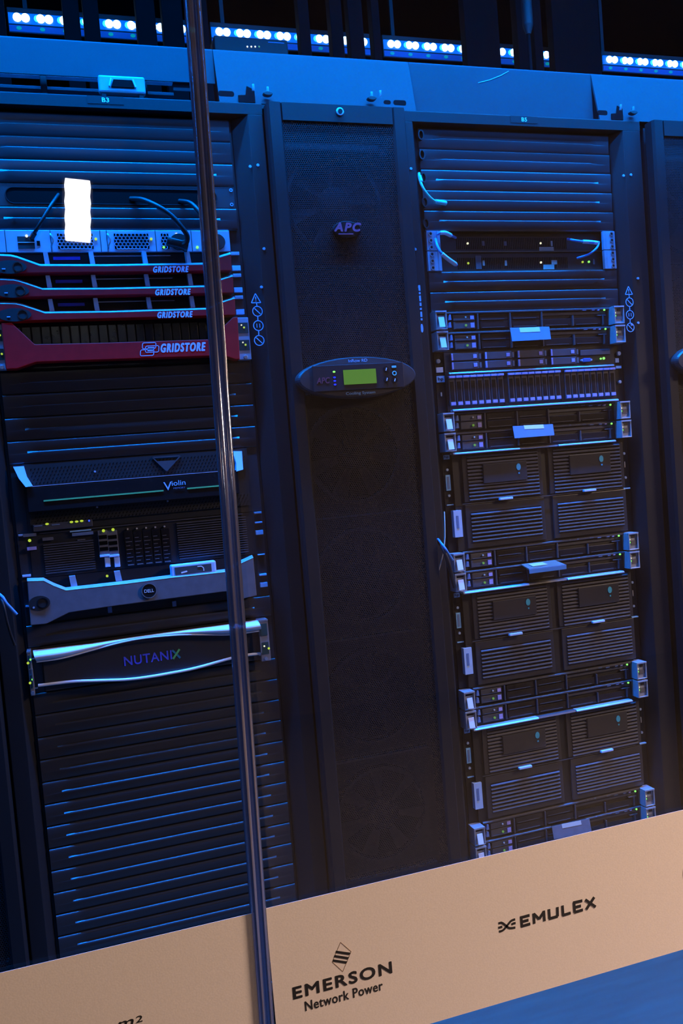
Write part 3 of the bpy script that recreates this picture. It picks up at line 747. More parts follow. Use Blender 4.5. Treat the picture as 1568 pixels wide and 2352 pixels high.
MB().box(-.2, .2, -.0085, -.0061, H-.003, H-.001).build('top_rail', G_MID, t)
for xx in (-1, 1):
    for zf, hh, mm in ((.97, .002, ZINC), (.50, .0045, LBLUE), (.74, .0016, LBLUE)) if xx > 0 else ((.98, .002, ZINC), (.08, .0022, LBLUE)):
        a, b = sorted((xx*.2235, xx*.2390)); MB().box(a, b, -.010, -.0031, max(.0005, H*zf-hh), min(H, H*zf+hh)).build('ear_tab', mm, t, .0006)

# ------------------------------------------------------------------ left rack: two-unit grey bezel with round badge
t, q, H = unit('rack_server', 'two-unit server with grey bezel and round black badge, in left rack', 'server', XB3, 19, 2)
Y = -.034; v = zl(2.45, 0, 1180)
chassis(t, H); flange(t, H)
top = [(152, 379), (245, 376), (300, 404), (370, 431), (700, 394), (960, 360), (1280, 326), (1340, 286), (1425, 246)]
bot = [(1445, 460), (1370, 478), (1280, 436), (1000, 472), (600, 525), (390, 556), (260, 620), (172, 628)]
TP = q.poly([v(*c) for c in top], Y); BT = q.poly([v(*c) for c in bot], Y)
MB().prism((TP+BT)[::-1], Y, Y+.028).build('bezel', G_BEZ, t, .0014)
rows = [[(x, Y-.0004, z+.0002), (x, Y+.010, z+.0045), (x, Y+.013, z+.0045), (x, Y+.013, z-.001), (x, Y, z-.001)] for x, z in TP]
MB().loft(rows).build('bezel_rim', SILVP, t, .0005)
for px, py in ((418, 412), (672, 382)):
    x, z = q(*v(px, py), Y); MB().prism([(x+.006, z), (x-.006, z), (x-.0078, H-.001), (x+.0035, H-.001)], Y+.012, Y+.026).build('bezel_post', SILVP, t)
# framed display window with a hooked white mark
(x0, z0), (x1, z1) = q(*v(965, 352), Y), q(*v(1215, 262), Y); z1 = min(z1, H-.001); z0 = z1-.026
MB().box(x0, x1, Y+.004, Y+.0235, z0, z1).build('display_frame', LBLUE, t, .003)
df = t.children[-1]
MB().box(x0+.008, x1-.010, Y+.0030, Y+.0045, z0+.0055, z1-.005).build('display_window', G_MID, df)
k = MB(); xm = x1-.026
for a, b in zip(*(lambda s_: (s_, s_[1:]))([(xm-.012, z1-.008), (xm-.004, z1-.008), (xm, z1-.012), (xm, z0+.008)])): k.bar(a, b, .0018, Y+.0022, Y+.0029)
k.bar((x0+.020, z0+.009), (x0+.032, z0+.011), .003, Y+.0022, Y+.0029); k.build('display_mark', WHT, df)
lx, lz = q(342, 1356.5, Y)
bd = MB().disc(lx, lz, .0148, Y-.003, Y+.001, 32).build('badge', K_GLOSS, t, .001)
MB().ring(lx, lz, .0148, .0135, Y-.0036, Y-.0029, 32).build('badge_ring', SILV, bd)
text('DELL', lx-.0092, lx+.0092, lz-.0032, lz+.0032, Y-.0034, WHT, bd, 'lettering', .0)
kx, kz = q(*v(222, 503), Y)
lk = MB().disc(kx, kz, .0195, Y-.0012, Y+.002, 26, .014).build('lock_recess', K_DARK, t)
MB().ring(kx+.006, kz, .010, .0085, Y-.0022, Y-.0013, 22).build('lock_ring', K_GLOSS, lk); MB().disc(kx-.011, kz-.007, .0020, Y-.0022, Y-.0013, 10).build('lock_rivet', ZINC, lk)
for px, py in ((618, 540), (980, 508)):
    x, z = q(*v(px, py), -.008); MB().box(x-.004, x+.004, -.010, -.0041, max(.001, z-.006), z+.006).build('drive_mark', TXTD, t)
for zf, hh, mm in ((.985, .0012, LBLUE), (.50, .0020, LBLUE), (.26, .0048, LBLUE)):
    MB().box(.2235, .2385, -.010, -.0031, H*zf-hh, min(H, H*zf+hh)).build('ear_tab', mm, t, .0006)
MB().box(-.2390, -.2240, -.010, -.0031, H*.42-.0016, H*.42+.0016).build('ear_tab', LBLUE, t, .0006)
q.led(246, 1323, L_YEL, .0025, -.0052)

# ------------------------------------------------------------------ left rack: two-unit wavy silver bezel
t, q, H = unit('rack_server', 'two-unit server with wavy silver-blue bezel, above the bottom blank panels', 'server', XB3, 22, 2)
Y = -.028; v = zl(2.45, 0, 1180)
chassis(t, H, -.006); flange(t, H)
MB().box(-.2175, q(603, 1480, -.02)[0], -.020, -.0061, .003, H-.006).build('perforated_front', K_PANEL, t, .001)
up = [(185, 772), (350, 752), (500, 735), (650, 712), (800, 690), (1000, 662), (1150, 642), (1300, 622), (1450, 599)]
lo = [(205, 832), (350, 811), (500, 771), (650, 730), (800, 700), (1000, 681), (1150, 679), (1300, 678), (1470, 656)]
SU = smooth_pts([Vector((*q(*v(*c), Y), 0)) for c in up], 5); SL = smooth_pts([Vector((*q(*v(*c), Y), 0)) for c in lo], 5)
rings = []
for a, b in zip(SU, SL):
    h = (a-b).length; r = []
    for i in range(11):
        f = i/10; p_ = a.lerp(b, f); r.append((p_.x, Y+.004-.68*h*math.sin(math.pi*f)**.8, p_.y))
    r += [(b.x, -.0205, b.y), (a.x, -.0205, a.y)]
    rings.append(r)
CHR = M('satin_silver', (.80, .83, .90), .26, spec=.6, noise=.02)
MB().loft(rings).build('wavy_fin', CHR, t, smooth=True)
fin = t.children[-1]; mod = fin.modifiers.new('split', 'EDGE_SPLIT'); mod.split_angle = R(50)
rail = [(215, 968), (400, 946), (550, 940), (700, 935), (820, 922), (950, 900), (1100, 870), (1300, 814), (1400, 795), (1480, 786)]
rl = smooth_pts([Vector((q(*v(*c), Y)[0], Y+.002, q(*v(*c), Y)[1])) for c in rail], 5)
MB().tube(rl, .0030, 10).build('lower_trim', CHR, t, smooth=True)
lw = [(b.x, Y-.0005, b.y-.0005) for b in SL]; MB().tube(lw, .0016, 8).build('fin_edge', CHR, t, smooth=True)
(x0, z0), (x1, z1) = q(*v(700, 850), -.020), q(*v(965, 790), -.020)
zc = q(*v(850, 808), -.020)[1]
text('NUTANI', x0, x1, zc-.0095, zc+.0085, -.0206, NBLUE, t, 'lettering', .02)
x2, _ = q(*v(1013, 800), -.020)
kk = MB(); kk.bar((x1+.002, zc-.0095), (x2, zc+.0085), .004, -.0209, -.0203); kk.build('green_stroke', GREENP, t)
kk = MB(); kk.bar((x1+.002, zc+.0085), (x2, zc-.0095), .004, -.0207, -.0203); kk.build('teal_stroke', M('printed_teal', (.03, .22, .4), .5), t)
for s, (xa, xb) in ((-1, (max(-.2445, q(44, 1560, -.03)[0]), q(75, 1540, -.03)[0])), (1, (q(596, 1465, -.03)[0], min(.2445, q(618, 1465, -.03)[0])))):
    er = MB().box(xa, xb, -.030, -.0032, .0005, H-.0005).build('rack_ear', M('ear_grey_metal', (.3, .31, .36), .4, metal=.5), t, .001)
    MB().box(xa, xb, -.0315, -.0302, H-.004, H-.0006).build('ear_cap', SILV, er)
    MB().box(xb-.002 if s < 0 else xa, xb if s < 0 else xa+.002, -.0325, -.0302, H*.22, H*.6).build('ear_handle', SILV, er)
    for zf in (.75, .31):
        MB().box(xa+.002, xb-.003, -.0312, -.0301, H*zf-.012, H*zf+.013).build('ear_window', MATS['ear_dark_green'], er)
        if s < 0 or zf < .5:
            MB().disc((xa+xb)/2-.003*(-s if s > 0 else 1)+(.004 if s > 0 else 0), H*zf-.001, .0024, -.0322, -.0311, 12).build('status_light', L_YEL, t)
            MB().disc((xa+xb)/2+(.002 if s < 0 else -.002), H*zf+.005, .0018, -.0322, -.0311, 10).build('status_light', L_WHT if s > 0 else L_GRN, t)
    MB().disc((xa+xb)/2, .006, .0035, -.0322, -.0301, 12).build('thumb_screw', SILV, er)
    for zz in (H*.80, H*.15):
        a, b = (xb, xb+.006) if s < 0 else (xa-.003, xa)
        MB().box(a, b, -.026, -.0206, zz-.001, zz+.001).build('latch_pin', SILV, t)

# loose dark cables beside the left rack's left post
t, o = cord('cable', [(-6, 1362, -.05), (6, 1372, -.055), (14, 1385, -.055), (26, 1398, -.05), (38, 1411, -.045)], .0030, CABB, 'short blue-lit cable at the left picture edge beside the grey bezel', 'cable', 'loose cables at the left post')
t, o = cord('cable', [(-4, 1360, -.045), (8, 1390, -.06), (17, 1430, -.06), (26, 1460, -.055), (34, 1482, -.05)], .0026, K_RUB, 'long dark cable hanging down at the left edge beside the grey bezel', 'cable', 'loose cables at the left post')

# ------------------------------------------------------------------ right rack: two one-unit switches
GS = 'switches between silver brackets in the right rack'
A5 = zl(6.533, 960, 520); B5 = zl(6.272, 1180, 520)
def switch(k, label, lower):
    t, q, H = unit('network_switch', label, 'network switch', XB5, k, 1, GS)
    chassis(t, H, .020); Y = .018
    MB().box(-.2165, .2165, .012, .0199, .001, H-.001).build('front_panel', M('brown_black_plastic', (.030, .028, .024), .5), t)
    kk = MB()
    for i in range(62): x = -.16+i*.0046; kk.box(x, x+.0020, .0112, .0121, .008, H-.010)
    kk.build('vent_slits', K_HOLE, t)
    MB().box(-.215, .215, .008, .0119, .0012, .0030).build('front_rail', M('dull_bronze', (.20, .18, .13), .45, metal=.3), t)
    for s in (-1, 1):
        a, b = sorted((s*.2170, s*HW))
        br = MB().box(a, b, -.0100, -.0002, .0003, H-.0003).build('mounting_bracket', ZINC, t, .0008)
        a2, b2 = sorted((s*.2090, s*.2168)); MB().box(a2, b2, -.0105, -.002, .0003, H-.0003).build('bracket_fold', SILVP, t, .0006)
        for f in (.16, .5, .84):
            sc_ = MB().ring(s*.2315, H*f, .0052, .0030, -.0122, -.0101, 18).build('screw', SILV, br)
            MB().disc(s*.2315, H*f, .0029, -.0115, -.0101, 14).build('screw_core', K_DARK, br)
    y = .011
    def lab(px0, py0, px1, py1, mat, nm='sticker'):
        (x0, z0), (x1, z1) = q(px0, py0, y), q(px1, py1, y); z0 = max(.002, z0)
        MB().box(x0, x1, y-.0008, y+.0012, z0, z1).build(nm, mat, t)
    if not lower:
        lab(*B5(365, 365), *B5(568, 297), OFFW); lab(*B5(530, 285), *B5(550, 210), OFFW); lab(*A5(962, 290), *A5(990, 220), G_BEZ, 'mark'); lab(*A5(1290, 290), *A5(1320, 225), G_BEZ, 'mark')
        for px, py, mm in ((*A5(742, 256), L_WHT), (*B5(382, 243), L_WHT)): q.led(px, py, mm, .0024, y)
    else:
        lab(*B5(425, 620), *B5(575, 550), OFFW); lab(*B5(540, 548), *B5(615, 485), OFFW)
        lab(*A5(870, 640), *A5(940, 440), G_BEZ, 'label_plate'); lab(*A5(968, 590), *A5(994, 512), OFFW, 'mark'); lab(*A5(1300, 590), *A5(1328, 512), OFFW, 'mark')
        lab(*B5(1138, 545), *B5(1158, 470), G_BEZ, 'mark')
        for px, py, mm in ((*A5(750, 553), L_YEL), (*B5(388, 520), L_WHT), (*B5(988, 513), L_YEL), (*B5(1078, 510), L_GRN)): q.led(px, py, mm, .0025, y)
    return t
switch(4, 'upper of two dark one-unit switches between silver screw brackets', False)
switch(5, 'lower of two dark one-unit switches between silver screw brackets', True)
GC = 'patch cables in the upper right rack'
t, o = cord('patch_cable', [(962, 398, -.018), (963, 410, -.024), (970, 430, -.03), (982, 448, -.03), (996, 461, -.025), (1010, 465, -.018), (1022, 466, -.014)], .0030, CABC, 'aqua patch cable dangling at upper left of the right rack', 'cable', GC)
sleeve(t, o, [(963, 404, -.022), (967, 418, -.027)], .0042, CABC, 'boot'); sleeve(t, o, [(999, 463, -.024), (1010, 465, -.018), (1024, 467, -.014)], .0050, CABC, 'plug')
t, o = cord('patch_cable', [(1004, 539, -.014), (1014, 534, -.02), (1028, 537, -.014), (1040, 543, .002), (1046, 546, .010)], .0030, CABB, 'short blue cable with white sleeve, above the curved one beside left bracket', 'cable', GC)
sleeve(t, o, [(1010, 535, -.019), (1022, 535, -.019), (1035, 541, -.006)], .0046, WHT, 'white_sleeve')
t, o = cord('patch_cable', [(1000, 549, -.010), (1002, 560, -.022), (1007, 572, -.030), (1015, 583, -.034), (1030, 595, -.03), (1048, 609, -.012)], .0032, CABB, 'curved blue cable ending in a long white sleeve beside left bracket', 'cable', GC)
sleeve(t, o, [(1014, 583, -.034), (1030, 596, -.03), (1046, 607, -.016)], .0048, WHT, 'white_sleeve')
t, o = cord('patch_cable', [(1303, 549, .008), (1318, 552, -.01), (1338, 555, -.02), (1360, 557, -.022), (1374, 557, -.012)], .0028, CABB, 'straight blue cable with white sleeve reaching the right bracket', 'cable', GC)
sleeve(t, o, [(1338, 555, -.020), (1355, 556, -.021), (1371, 558, -.016)], .0044, WHT, 'white_sleeve')
t, o = cord('patch_cable', [(1375, 556, -.010), (1371, 568, -.02), (1360, 579, -.02), (1345, 587, -.01), (1325, 593, .008)], .0026, CABB, 'curved blue cable sagging to the lower switch beside right bracket', 'cable', GC)

# ------------------------------------------------------------------ right rack: one-unit servers
GV = 'one-unit servers in the right rack'
E3, D3 = zl(5.6, 960, 700), zl(5.6, 1200, 690)
def ear_latch(t, q, side, xa, xb, H, y0=-.034):
    er = MB()
    fw = .0030
    er.box(xa, xb, y0+.004, -.0032, .0015, H-.001)
    er.box(xa, xb, y0, y0+.0039, H-.0046, H-.001); er.box(xa, xb, y0, y0+.0039, .0015, .004)
    er.box(xa, xa+fw, y0, y0+.0039, .004, H-.0046); er.box(xb-fw, xb, y0, y0+.0039, .004, H-.0046)
    e_ = er.build('ear_latch', M('latch_silver_plastic', (.36, .38, .42), .4, metal=.25), t, .0006)
    MB().box(xa, xb, y0-.0008, y0+.003, H-.0042, H-.0008).build('latch_cap', SILVP, e_)
    if side < 0:
        ll = MB().box(xa+.0060, xb-.0075, y0-.0010, y0+.0002, .0065, H*.66).build('latch_label', WHT, e_)
        for v_ in ll.data.vertices: v_.co.y -= (H*.66-v_.co.z)*.22
        MB().box(xa+.006, xb-.005, y0+.003, y0+.0042, H-.0105, H-.0075).build('latch_slot', K_HOLE, e_)
    else:
        MB().box(xa+.008, xb-.004, y0+.003, y0+.0042, H*.30, H*.56).build('latch_pad', G_BEZ, e_)
        MB().box(xa+.010, xb-.008, y0+.003, y0+.0042, H*.70, H*.84).build('latch_slot', K_DARK, e_)
        for zz in (.62, .46): MB().disc(xa+.0045, H*zz, .0020, y0+.0025, y0+.0042, 12).build('status_light', L_GRN if zz < .5 else L_WHT, e_)
def server(label):
    t, q, H = unit('rack_server', label, 'server', XB5, 8, 1, GV)
    Y = -.014
    chassis(t, H, -.008); flange(t, H, K_FRAME)
    MB().prof([(-.0081, H-.0048), (-.0150, H-.0048), (-.0150, H-.0022), (-.0125, H-.0006), (-.0081, H-.0006)], -.212, .212).build('top_lip', G_MID, t)
    xl_, xr_ = q(1000, 730, -.034)[0], q(1026, 730, -.034)[0]
    ear_latch(t, q, -1, xl_, xr_, H); ear_latch(t, q, 1, q(1411, 730, -.034)[0], q(1434, 730, -.034)[0], H)
    e = lambda X, Y_: q(*E3(X, Y_), Y); d = lambda X, Y_: q(*D3(X, Y_), Y)
    for X, Y_ in ((405, 165), (407, 262)):
        x, z = e(X, Y_); MB().prism([(x-.0035, z-.006), (x+.0035, z-.006), (x+.0022, z+.006), (x-.0012, z+.006)], -.016, -.0081).build('power_button', TXTD, t, .0006)
    xs = [e(765, 200)[0], e(1182, 200)[0], d(240, 200)[0], d(640, 200)[0], d(1025, 200)[0]]
    for i, x in enumerate(xs):
        MB().box(x-.0013, x+.0013, -.0165, -.0081, .003, H-.006 if i < 3 else H*.62).build('divider', G_MID, t)
    bays = [(e(440, 0)[0], xs[0]-.006), (xs[0]+.006, xs[1]-.004), (xs[1]+.004, xs[2]-.004), (xs[2]+.004, xs[3]-.004), (xs[3]+.004, xs[4]-.004)]
    for i, (a, b) in enumerate(bays):
        for j, (z0, z1) in enumerate(((.004, H*.47), (H*.51, H-.0075))):
            if i >= 3 and j: continue
            dv = MB().box(a, b, -.0130, -.0081, z0, z1).build('drive_bay', G_MID if i == 0 else K_GLOSS, t, .0008)
            MB().box(a+.004, b-.010, -.0142, -.0131, z0+.0015, z0+.0028).build('bay_edge', G_MID, dv)
            if i == 0: MB().box(b-.012, b-.003, -.0145, -.0131, z0+.003, z1-.003).build('bay_latch', PURP, dv)
    for X, Y_, mm, r in ((610, 160, OFFW, .0019), (615, 264, L_DIM, .0026)): q.led(*E3(X, Y_), mm, r, -.0150)
    for X, Y_, ww, mm in ((410, 121, .0012, G_BEZ), (510, 119, .0022, TXTD), (690, 117, .005, TXTD), (790, 122, .005, TXTD), (905, 120, .004, TXTD), (972, 122, .0028, PURP)):
        x, z = d(X, Y_); MB().box(x-ww, x+ww, -.0150, -.0081, z-.0014, z+.0014).build('front_mark', mm, t)
    q.led(*D3(1048, 122), L_GRN, .0022, -.0150)
    x, z = d(1010, 190); MB().box(x-.011, x+.011, -.0150, -.0081, z-.0008, z+.0008).build('front_mark', G_BEZ, t)
    x0, x1 = xs[2]+.004, xs[4]+.010
    MB().box(x0, x1, -.0105, -.0081, H*.66, H-.009).build('media_bay', G_MID, t)
    return t
s8 = server('one-unit server in right rack, upper of the first pair under the blank panels')
TAGT = []
def srv(k, label): return dup(s8, (XB5, 0, zt(k+1)+.0004), label)
s9 = srv(9, 'one-unit server in right rack with bright blue tag, lower of the first pair')
srv(13, 'one-unit server in right rack, right below the long drive shelf')
s14 = srv(14, 'one-unit server in right rack with blue tag, just above the first ribbed disk enclosure')
srv(20, 'one-unit server in right rack, right under the first ribbed disk enclosure')
s21 = srv(21, 'one-unit server in right rack with up-tilted tag, above the second ribbed enclosure')
srv(27, 'one-unit server in right rack, right under the second ribbed disk enclosure')
srv(28, 'one-unit server in right rack, resting above the third ribbed disk enclosure')
srv(34, 'one-unit server in right rack, right under the third ribbed disk enclosure')
s35 = srv(35, 'one-unit server in right rack with grey tag, cut by the beige band')
def lean(o, z0, k):                            # tips a flat piece so that its lower edge comes forward
    for v_ in o.data.vertices: v_.co.y -= (z0-v_.co.z)*k
    return o
def pull_tag(root, quad, mat, y=-.024, lab=None, tilt=False, lm=WHT):
    q = Loc(root)
    P = q.poly(quad, y)
    o = MB().prism(P, y, y+.0012).build('pull_tag', mat, root, .0002)
    z0 = max(z for _, z in P); lean(o, z0, .20)
    if lab: lean(MB().prism(q.poly(lab, y), y-.0006, y-.0001).build('tag_label', lm, o), z0, .20)
    MB().box(P[0][0]+.004, P[1][0]-.004, y+.0013, -.0081, min(P[0][1], P[1][1])-.003, min(P[0][1], P[1][1])-.0022).build('tag_arm', K_DARK, o)
    return o
pull_tag(s9, [(1171, 753), (1261, 750), (1262, 780), (1173, 785)], TAGB, lab=[(1192, 753), (1238, 751), (1239, 762), (1193, 764)])
pull_tag(s14, [(1177, 979), (1269, 974), (1270, 1000), (1179, 1007)], TAGB, lab=[(1202, 977), (1247, 975), (1248, 984), (1203, 986)])
# the tag of this server stands out horizontally: seen from above with a blue front edge
q = Loc(s21); y0, y1 = -.048, -.016
(xa, za), (xb, zb) = q(1215, 1302, y0), q(1298, 1300, y0); zm = (za+zb)/2-.004
tg = MB().loft([[(xa, y0, zm), (xb, y0, zm), (xb, y0, zm+.0035), (xa, y0, zm+.0035)], [(xa-.003, y1, zm+.010), (xb-.008, y1, zm+.010), (xb-.008, y1, zm+.012), (xa-.003, y1, zm+.012)]]).build('pull_tag', M('tag_brown_card', (.16, .14, .12), .5), s21)
MB().loft([[(xa+.014, -.040, zm+.0068), (xa+.052, -.040, zm+.0068), (xa+.052, -.040, zm+.0074), (xa+.014, -.040, zm+.0074)], [(xa+.012, -.022, zm+.0108), (xa+.050, -.022, zm+.0108), (xa+.050, -.022, zm+.0114), (xa+.012, -.022, zm+.0114)]]).build('tag_label', OFFW, tg)
MB().box(xa-.001, xb+.002, y0-.0012, y0-.0001, zm-.0075, zm+.0028).build('tag_front', TAGB, tg, .0004)
pull_tag(s35, [(1267, 1899), (1353, 1880), (1355, 1908), (1269, 1926)], G_BEZ, lab=[(1289, 1893), (1333, 1884), (1334, 1893), (1290, 1902)], lm=OFFW)

# ------------------------------------------------------------------ right rack: one-unit server with eight drives
t, q, H = unit('rack_server', 'one-unit server with eight purple-latched drives in two rows, in right rack', 'server', XB5, 10, 1)
Y = -.014; chassis(t, H, -.008); flange(t, H, K_FRAME)
e = lambda X, Y_: q(*E3(X, Y_), Y); d = lambda X, Y_: q(*D3(X, Y_), Y)
X0 = [e(425, 670)[0], e(860, 650)[0], e(1285, 640)[0], d(360, 660)[0]]
wd = .068
for x in X0:
    for j in range(2):
        z0 = .0045+j*.0195; dr = MB().box(x, x+wd, -.0125, -.0081, z0, z0+.0165).build('drive', CARR, t, .001)
        MB().box(x, x+.0042, -.0150, -.0126, z0+.0005, z0+.016).build('drive_latch', PURP, dr, .0006)
        MB().box(x+wd-.014, x+wd-.005, -.0138, -.0126, z0+.004, z0+.0125).build('drive_button', PURP, dr, .0006)
        MB().box(x+wd+.0015, x+wd+.006, -.0125, -.0082, z0+.002, z0+.014).build('drive_light', G_BEZ, t)
xa = d(745, 640)[0]; xb = d(1130, 640)[0]
MB().box(xa, xb, -.0120, -.0081, H*.52, H*.82).build('media_bay', CARR, t, .001)
xv, zv = d(826, 765); MB().box(xv-.0095, xv+.0095, -.0160, -.0081, zv-.0042, zv+.0042).build('video_port', VGA, t, .0012)
for dx in (-.0125, .0125): MB().disc(xv+dx, zv, .0024, -.0140, -.0081, 10).build('port_screw', ZINC, t)
q.led(*D3(1003, 750), L_GRN, .0022, -.0140); q.led(*D3(1042, 745), L_GRN, .0030, -.0140)
for px, py in ((1005, 830), (1421, 812)):
    x, z = q(px, py, -.006); MB().disc(max(-.234, min(.234, x)), z, .0050, -.0090, -.0031, 16).build('thumb_screw', ZINC, t, .001)
x, z = q(1008, 848, -.006); MB().box(-.2395, -.2235, -.0065, -.0031, .0006, .012).build('ear_label', WHT, t)
MB().box(.2235, .2335, -.0065, -.0031, .003, .013).build('ear_label', LBLUE, t)

# ------------------------------------------------------------------ right rack: two-unit shelf of upright drives
t, q, H = unit('disk_shelf', 'two-unit disk shelf with one row of upright purple-tipped drives', 'disk shelf', XB5, 11, 2)
chassis(t, H, -.008); flange(t, H, K_FRAME)
e = lambda X, Y_: q(*E3(X, Y_), -.016); d = lambda X, Y_: q(*D3(X, Y_), -.016)
g = [(e(383, 900)[0], e(1100, 870)[0]), (e(1147, 865)[0], d(485, 880)[0]), (d(530, 870)[0], d(1190, 860)[0])]
for a, b in g:
    pw = (b-a)/8
    for i in range(8):
        x0 = a+pw*i+.0009; x1 = a+pw*(i+1)-.0016
        dr = MB().box(x0, x1, -.0145, -.0081, .013, H-.0085).build('drive', CARR, t, .0008)
        MB().box(x0+.0028, x1-.0028, -.0152, -.0146, .024, H-.021).build('drive_grille', K_GLOSS, dr)
        MB().box(x0, x1, -.0195, -.0146, H-.0135, H-.0085).build('drive_latch', PURP, dr, .0006)
        MB().box(x0+.002, x1-.001, -.0165, -.0146, .0145, .0215).build('drive_tip', PURP, dr, .0006)
for a, b in ((g[0][1], g[1][0]), (g[1][1], g[2][0])): MB().box(a, b, -.013, -.0081, .010, H-.006).build('divider', K_GLOSS, t)
MB().prof([(-.0081, H-.0045), (-.0155, H-.0045), (-.0155, H-.0028), (-.0135, H-.0006), (-.0081, H-.0006)], -.213, .213).build('top_lip', SILVP, t)
MB().prof([(-.0081, .0008), (-.0240, .0008), (-.0240, .0030), (-.0215, .0052), (-.0081, .0052)], -.214, .2135).build('bottom_lip', SILVP, t)
MB().box(-.240, -.2215, -.0065, -.0031, H-.020, H-.006).build('ear_badge', BTXT, t); text('hp', -.237, -.225, H-.018, H-.009, -.0071, K_HOLE, t, 'lettering', .02)
MB().box(-.2330, -.2305, -.0065, -.0031, H*.42, H*.52).build('ear_mark', OFFW, t)
MB().disc(.2320, H*.52, .0040, -.0085, -.0031, 14).build('thumb_screw', ZINC, t, .0008)
MB().box(.2240, .2390, -.0065, -.0031, H-.010, H-.004).build('ear_badge', BTXT, t)

# ------------------------------------------------------------------ right rack: five-unit ribbed disk enclosures
GE = 'ribbed five-unit disk enclosures in the right rack'
def enclosure(label):
    t, q, H = unit('disk_enclosure', label, 'disk enclosure', XB5, 15, 5, GE)
    v = zl(2.579, 960, 1000); Y = -.016
    chassis(t, H, -.010); flange(t, H, K_FRAME)
    zmid = q(*v(760, 358), Y)[1]
    quads = [((290, 115), (708, 85), (718, 352), (302, 395)), ((312, 458), (728, 415), (738, 590), (325, 640)),
             ((795, 75), (1192, 45), (1205, 312), (812, 345)), ((826, 395), (1212, 365), (1222, 535), (838, 580))]
    for i, Q in enumerate(quads):
        P = q.poly([v(*c) for c in Q], Y)
        x0 = (P[0][0]+P[3][0])/2; x1 = (P[1][0]+P[2][0])/2; z1 = (P[0][1]+P[1][1])/2; z0 = (P[2][1]+P[3][1])/2
        up = i % 2 == 0
        dw = MB().box(x0-.012, x1+.010, -.0145, -.0101, (zmid+.003) if up else .004, (H-.008) if up else zmid-.003).build('drawer', K_PANEL, t, .001)
        MB().box(x0, x1, -.0150, -.0146, z0, z1).build('grille_backing', K_HOLE, dw)
        k = MB(); n_ = round((z1-z0)/.0082)
        for j in range(n_):
            z = z0+(j+.2)*(z1-z0)/n_; k.prof([(-.0151, z), (-.0172, z), (-.0180, z+.0022), (-.0151, z+.0046)], x0, x1)
        k.build('grille', G_SLAT, dw)
        if up:
            B = ((378, 172), (636, 150), (640, 262), (382, 285)) if i == 0 else ((890, 118), (1130, 98), (1134, 212), (892, 236))
            BP = q.poly([v(*c) for c in B], Y)
            bx0, bx1 = BP[0][0], BP[1][0]; bz0 = (BP[2][1]+BP[3][1])/2; bz1 = (BP[0][1]+BP[1][1])/2
            MB().box(bx0, bx1, -.0200, -.0151, bz0, bz1).build('cover_plate', K_PANEL, t, .001); cp = t.children[-1]
            ex_, ez_ = q(*v(*((593, 186) if i == 0 else (1083, 138))), -.02)
            MB().disc(ex_, ez_, .0056, -.0212, -.0201, 18, .0078).build('cyan_badge', M('cyan_badge', (.06, .42, .62), .4), cp)
            MB().box(ex_-.0012, ex_+.0022, -.0212, -.0201, ez_-.016, ez_-.0125).build('cyan_mark', MATS['cyan_badge'], cp)
            hx, hz = q(*v(*((522, 374) if i == 0 else (1017, 325))), -.022)
            MB().box(hx-.0165, hx+.0165, -.0240, -.0151, hz-.0026, hz+.0026).build('drawer_handle', LBLUE, t, .001)
    a, b, c_, d_ = (q(*v(*c), -.026)[0] for c in ((205, 95), (600, 66), (830, 45), (1168, 17)))
    for xa, xb in ((a, b), (c_, d_)):
        MB().prof([(-.0101, H-.0048), (-.0280, H-.0048), (-.0280, H-.0030), (-.0250, H-.0006), (-.0101, H-.0006)], xa, xb).build('top_lip', SILVP, t)
    MB().prof([(-.0101, H-.0046), (-.0260, H-.0046), (-.0240, H-.0010), (-.0101, H-.0010)], b+.0005, c_-.0005).build('top_lip_middle', G_MID, t)
    MB().box(-.205, .205, -.0158, -.0146, zmid-.0008, zmid+.0008).build('seam', G_MID, t)
    # left flange column
    fx0, fx1 = -.2395, -.2225
    def fm(zc, hh, mat, nm, x0=fx0+.002, x1=fx1-.001):
        return MB().box(x0, x1, -.0060, -.0031, zc-hh, zc+hh).build(nm, mat, t)
    zq = lambda Yp: q(*v(185, Yp), -.004)[1]
    fm(zq(128), .0048, BTXT, 'ear_badge'); text('hp', -.236, -.2265, zq(128)-.003, zq(128)+.0035, -.0066, K_HOLE, t, 'lettering', .02)
    for yy in (203, 357): MB().disc(-.231, zq(yy), .0030, -.0065, -.0031, 12).build('screw', ZINC, t)
    bl = fm(zq(280), .0175, M('barcode_label_blue', (.25, .55, .85), .5), 'barcode_label', -.2365, -.2255)
    MB().box(-.2335, -.2285, -.0066, -.0061, zq(280)-.014, zq(280)+.014).build('barcode', TXTD, bl)
    fm(zq(412), .0012, BTXT, 'edge_mark', -.238, -.222)
    z0, z1 = zq(606), zq(447)
    xa = q(*v(212, 500), -.016)[0]; tl_ = MB().box(xa, xa+.0195, -.0160, -.0031, z0, z1).build('side_label', LBLUE, t)
    MB().box(xa+.006, xa+.0115, -.0166, -.0161, z0+.02, z1-.012).build('barcode', TXTD, tl_)
    for yy in (105, 248): MB().disc(.2320, q(*v(1245, yy), -.004)[1], .0030, -.0065, -.0031, 12).build('screw', ZINC, t)
    zz = q(*v(1250, 170), -.004)[1]; MB().box(.2310, .2326, -.0060, -.0031, zz-.007, zz+.007).build('ear_mark', OFFW, t)
    zz = q(*v(1275, 310), -.01)[1]; MB().box(.2215, .2400, -.0100, -.0031, zz-.0012, zz+.0012).build('edge_mark', BTXT, t)
    return t
e15 = enclosure('ribbed two-drawer disk enclosure in right rack, topmost of three')
dup(e15, (XB5, 0, zt(27)+.0004), 'ribbed two-drawer disk enclosure in right rack, middle of three')
dup(e15, (XB5, 0, zt(34)+.0004), 'ribbed two-drawer disk enclosure in right rack, lowest of three')
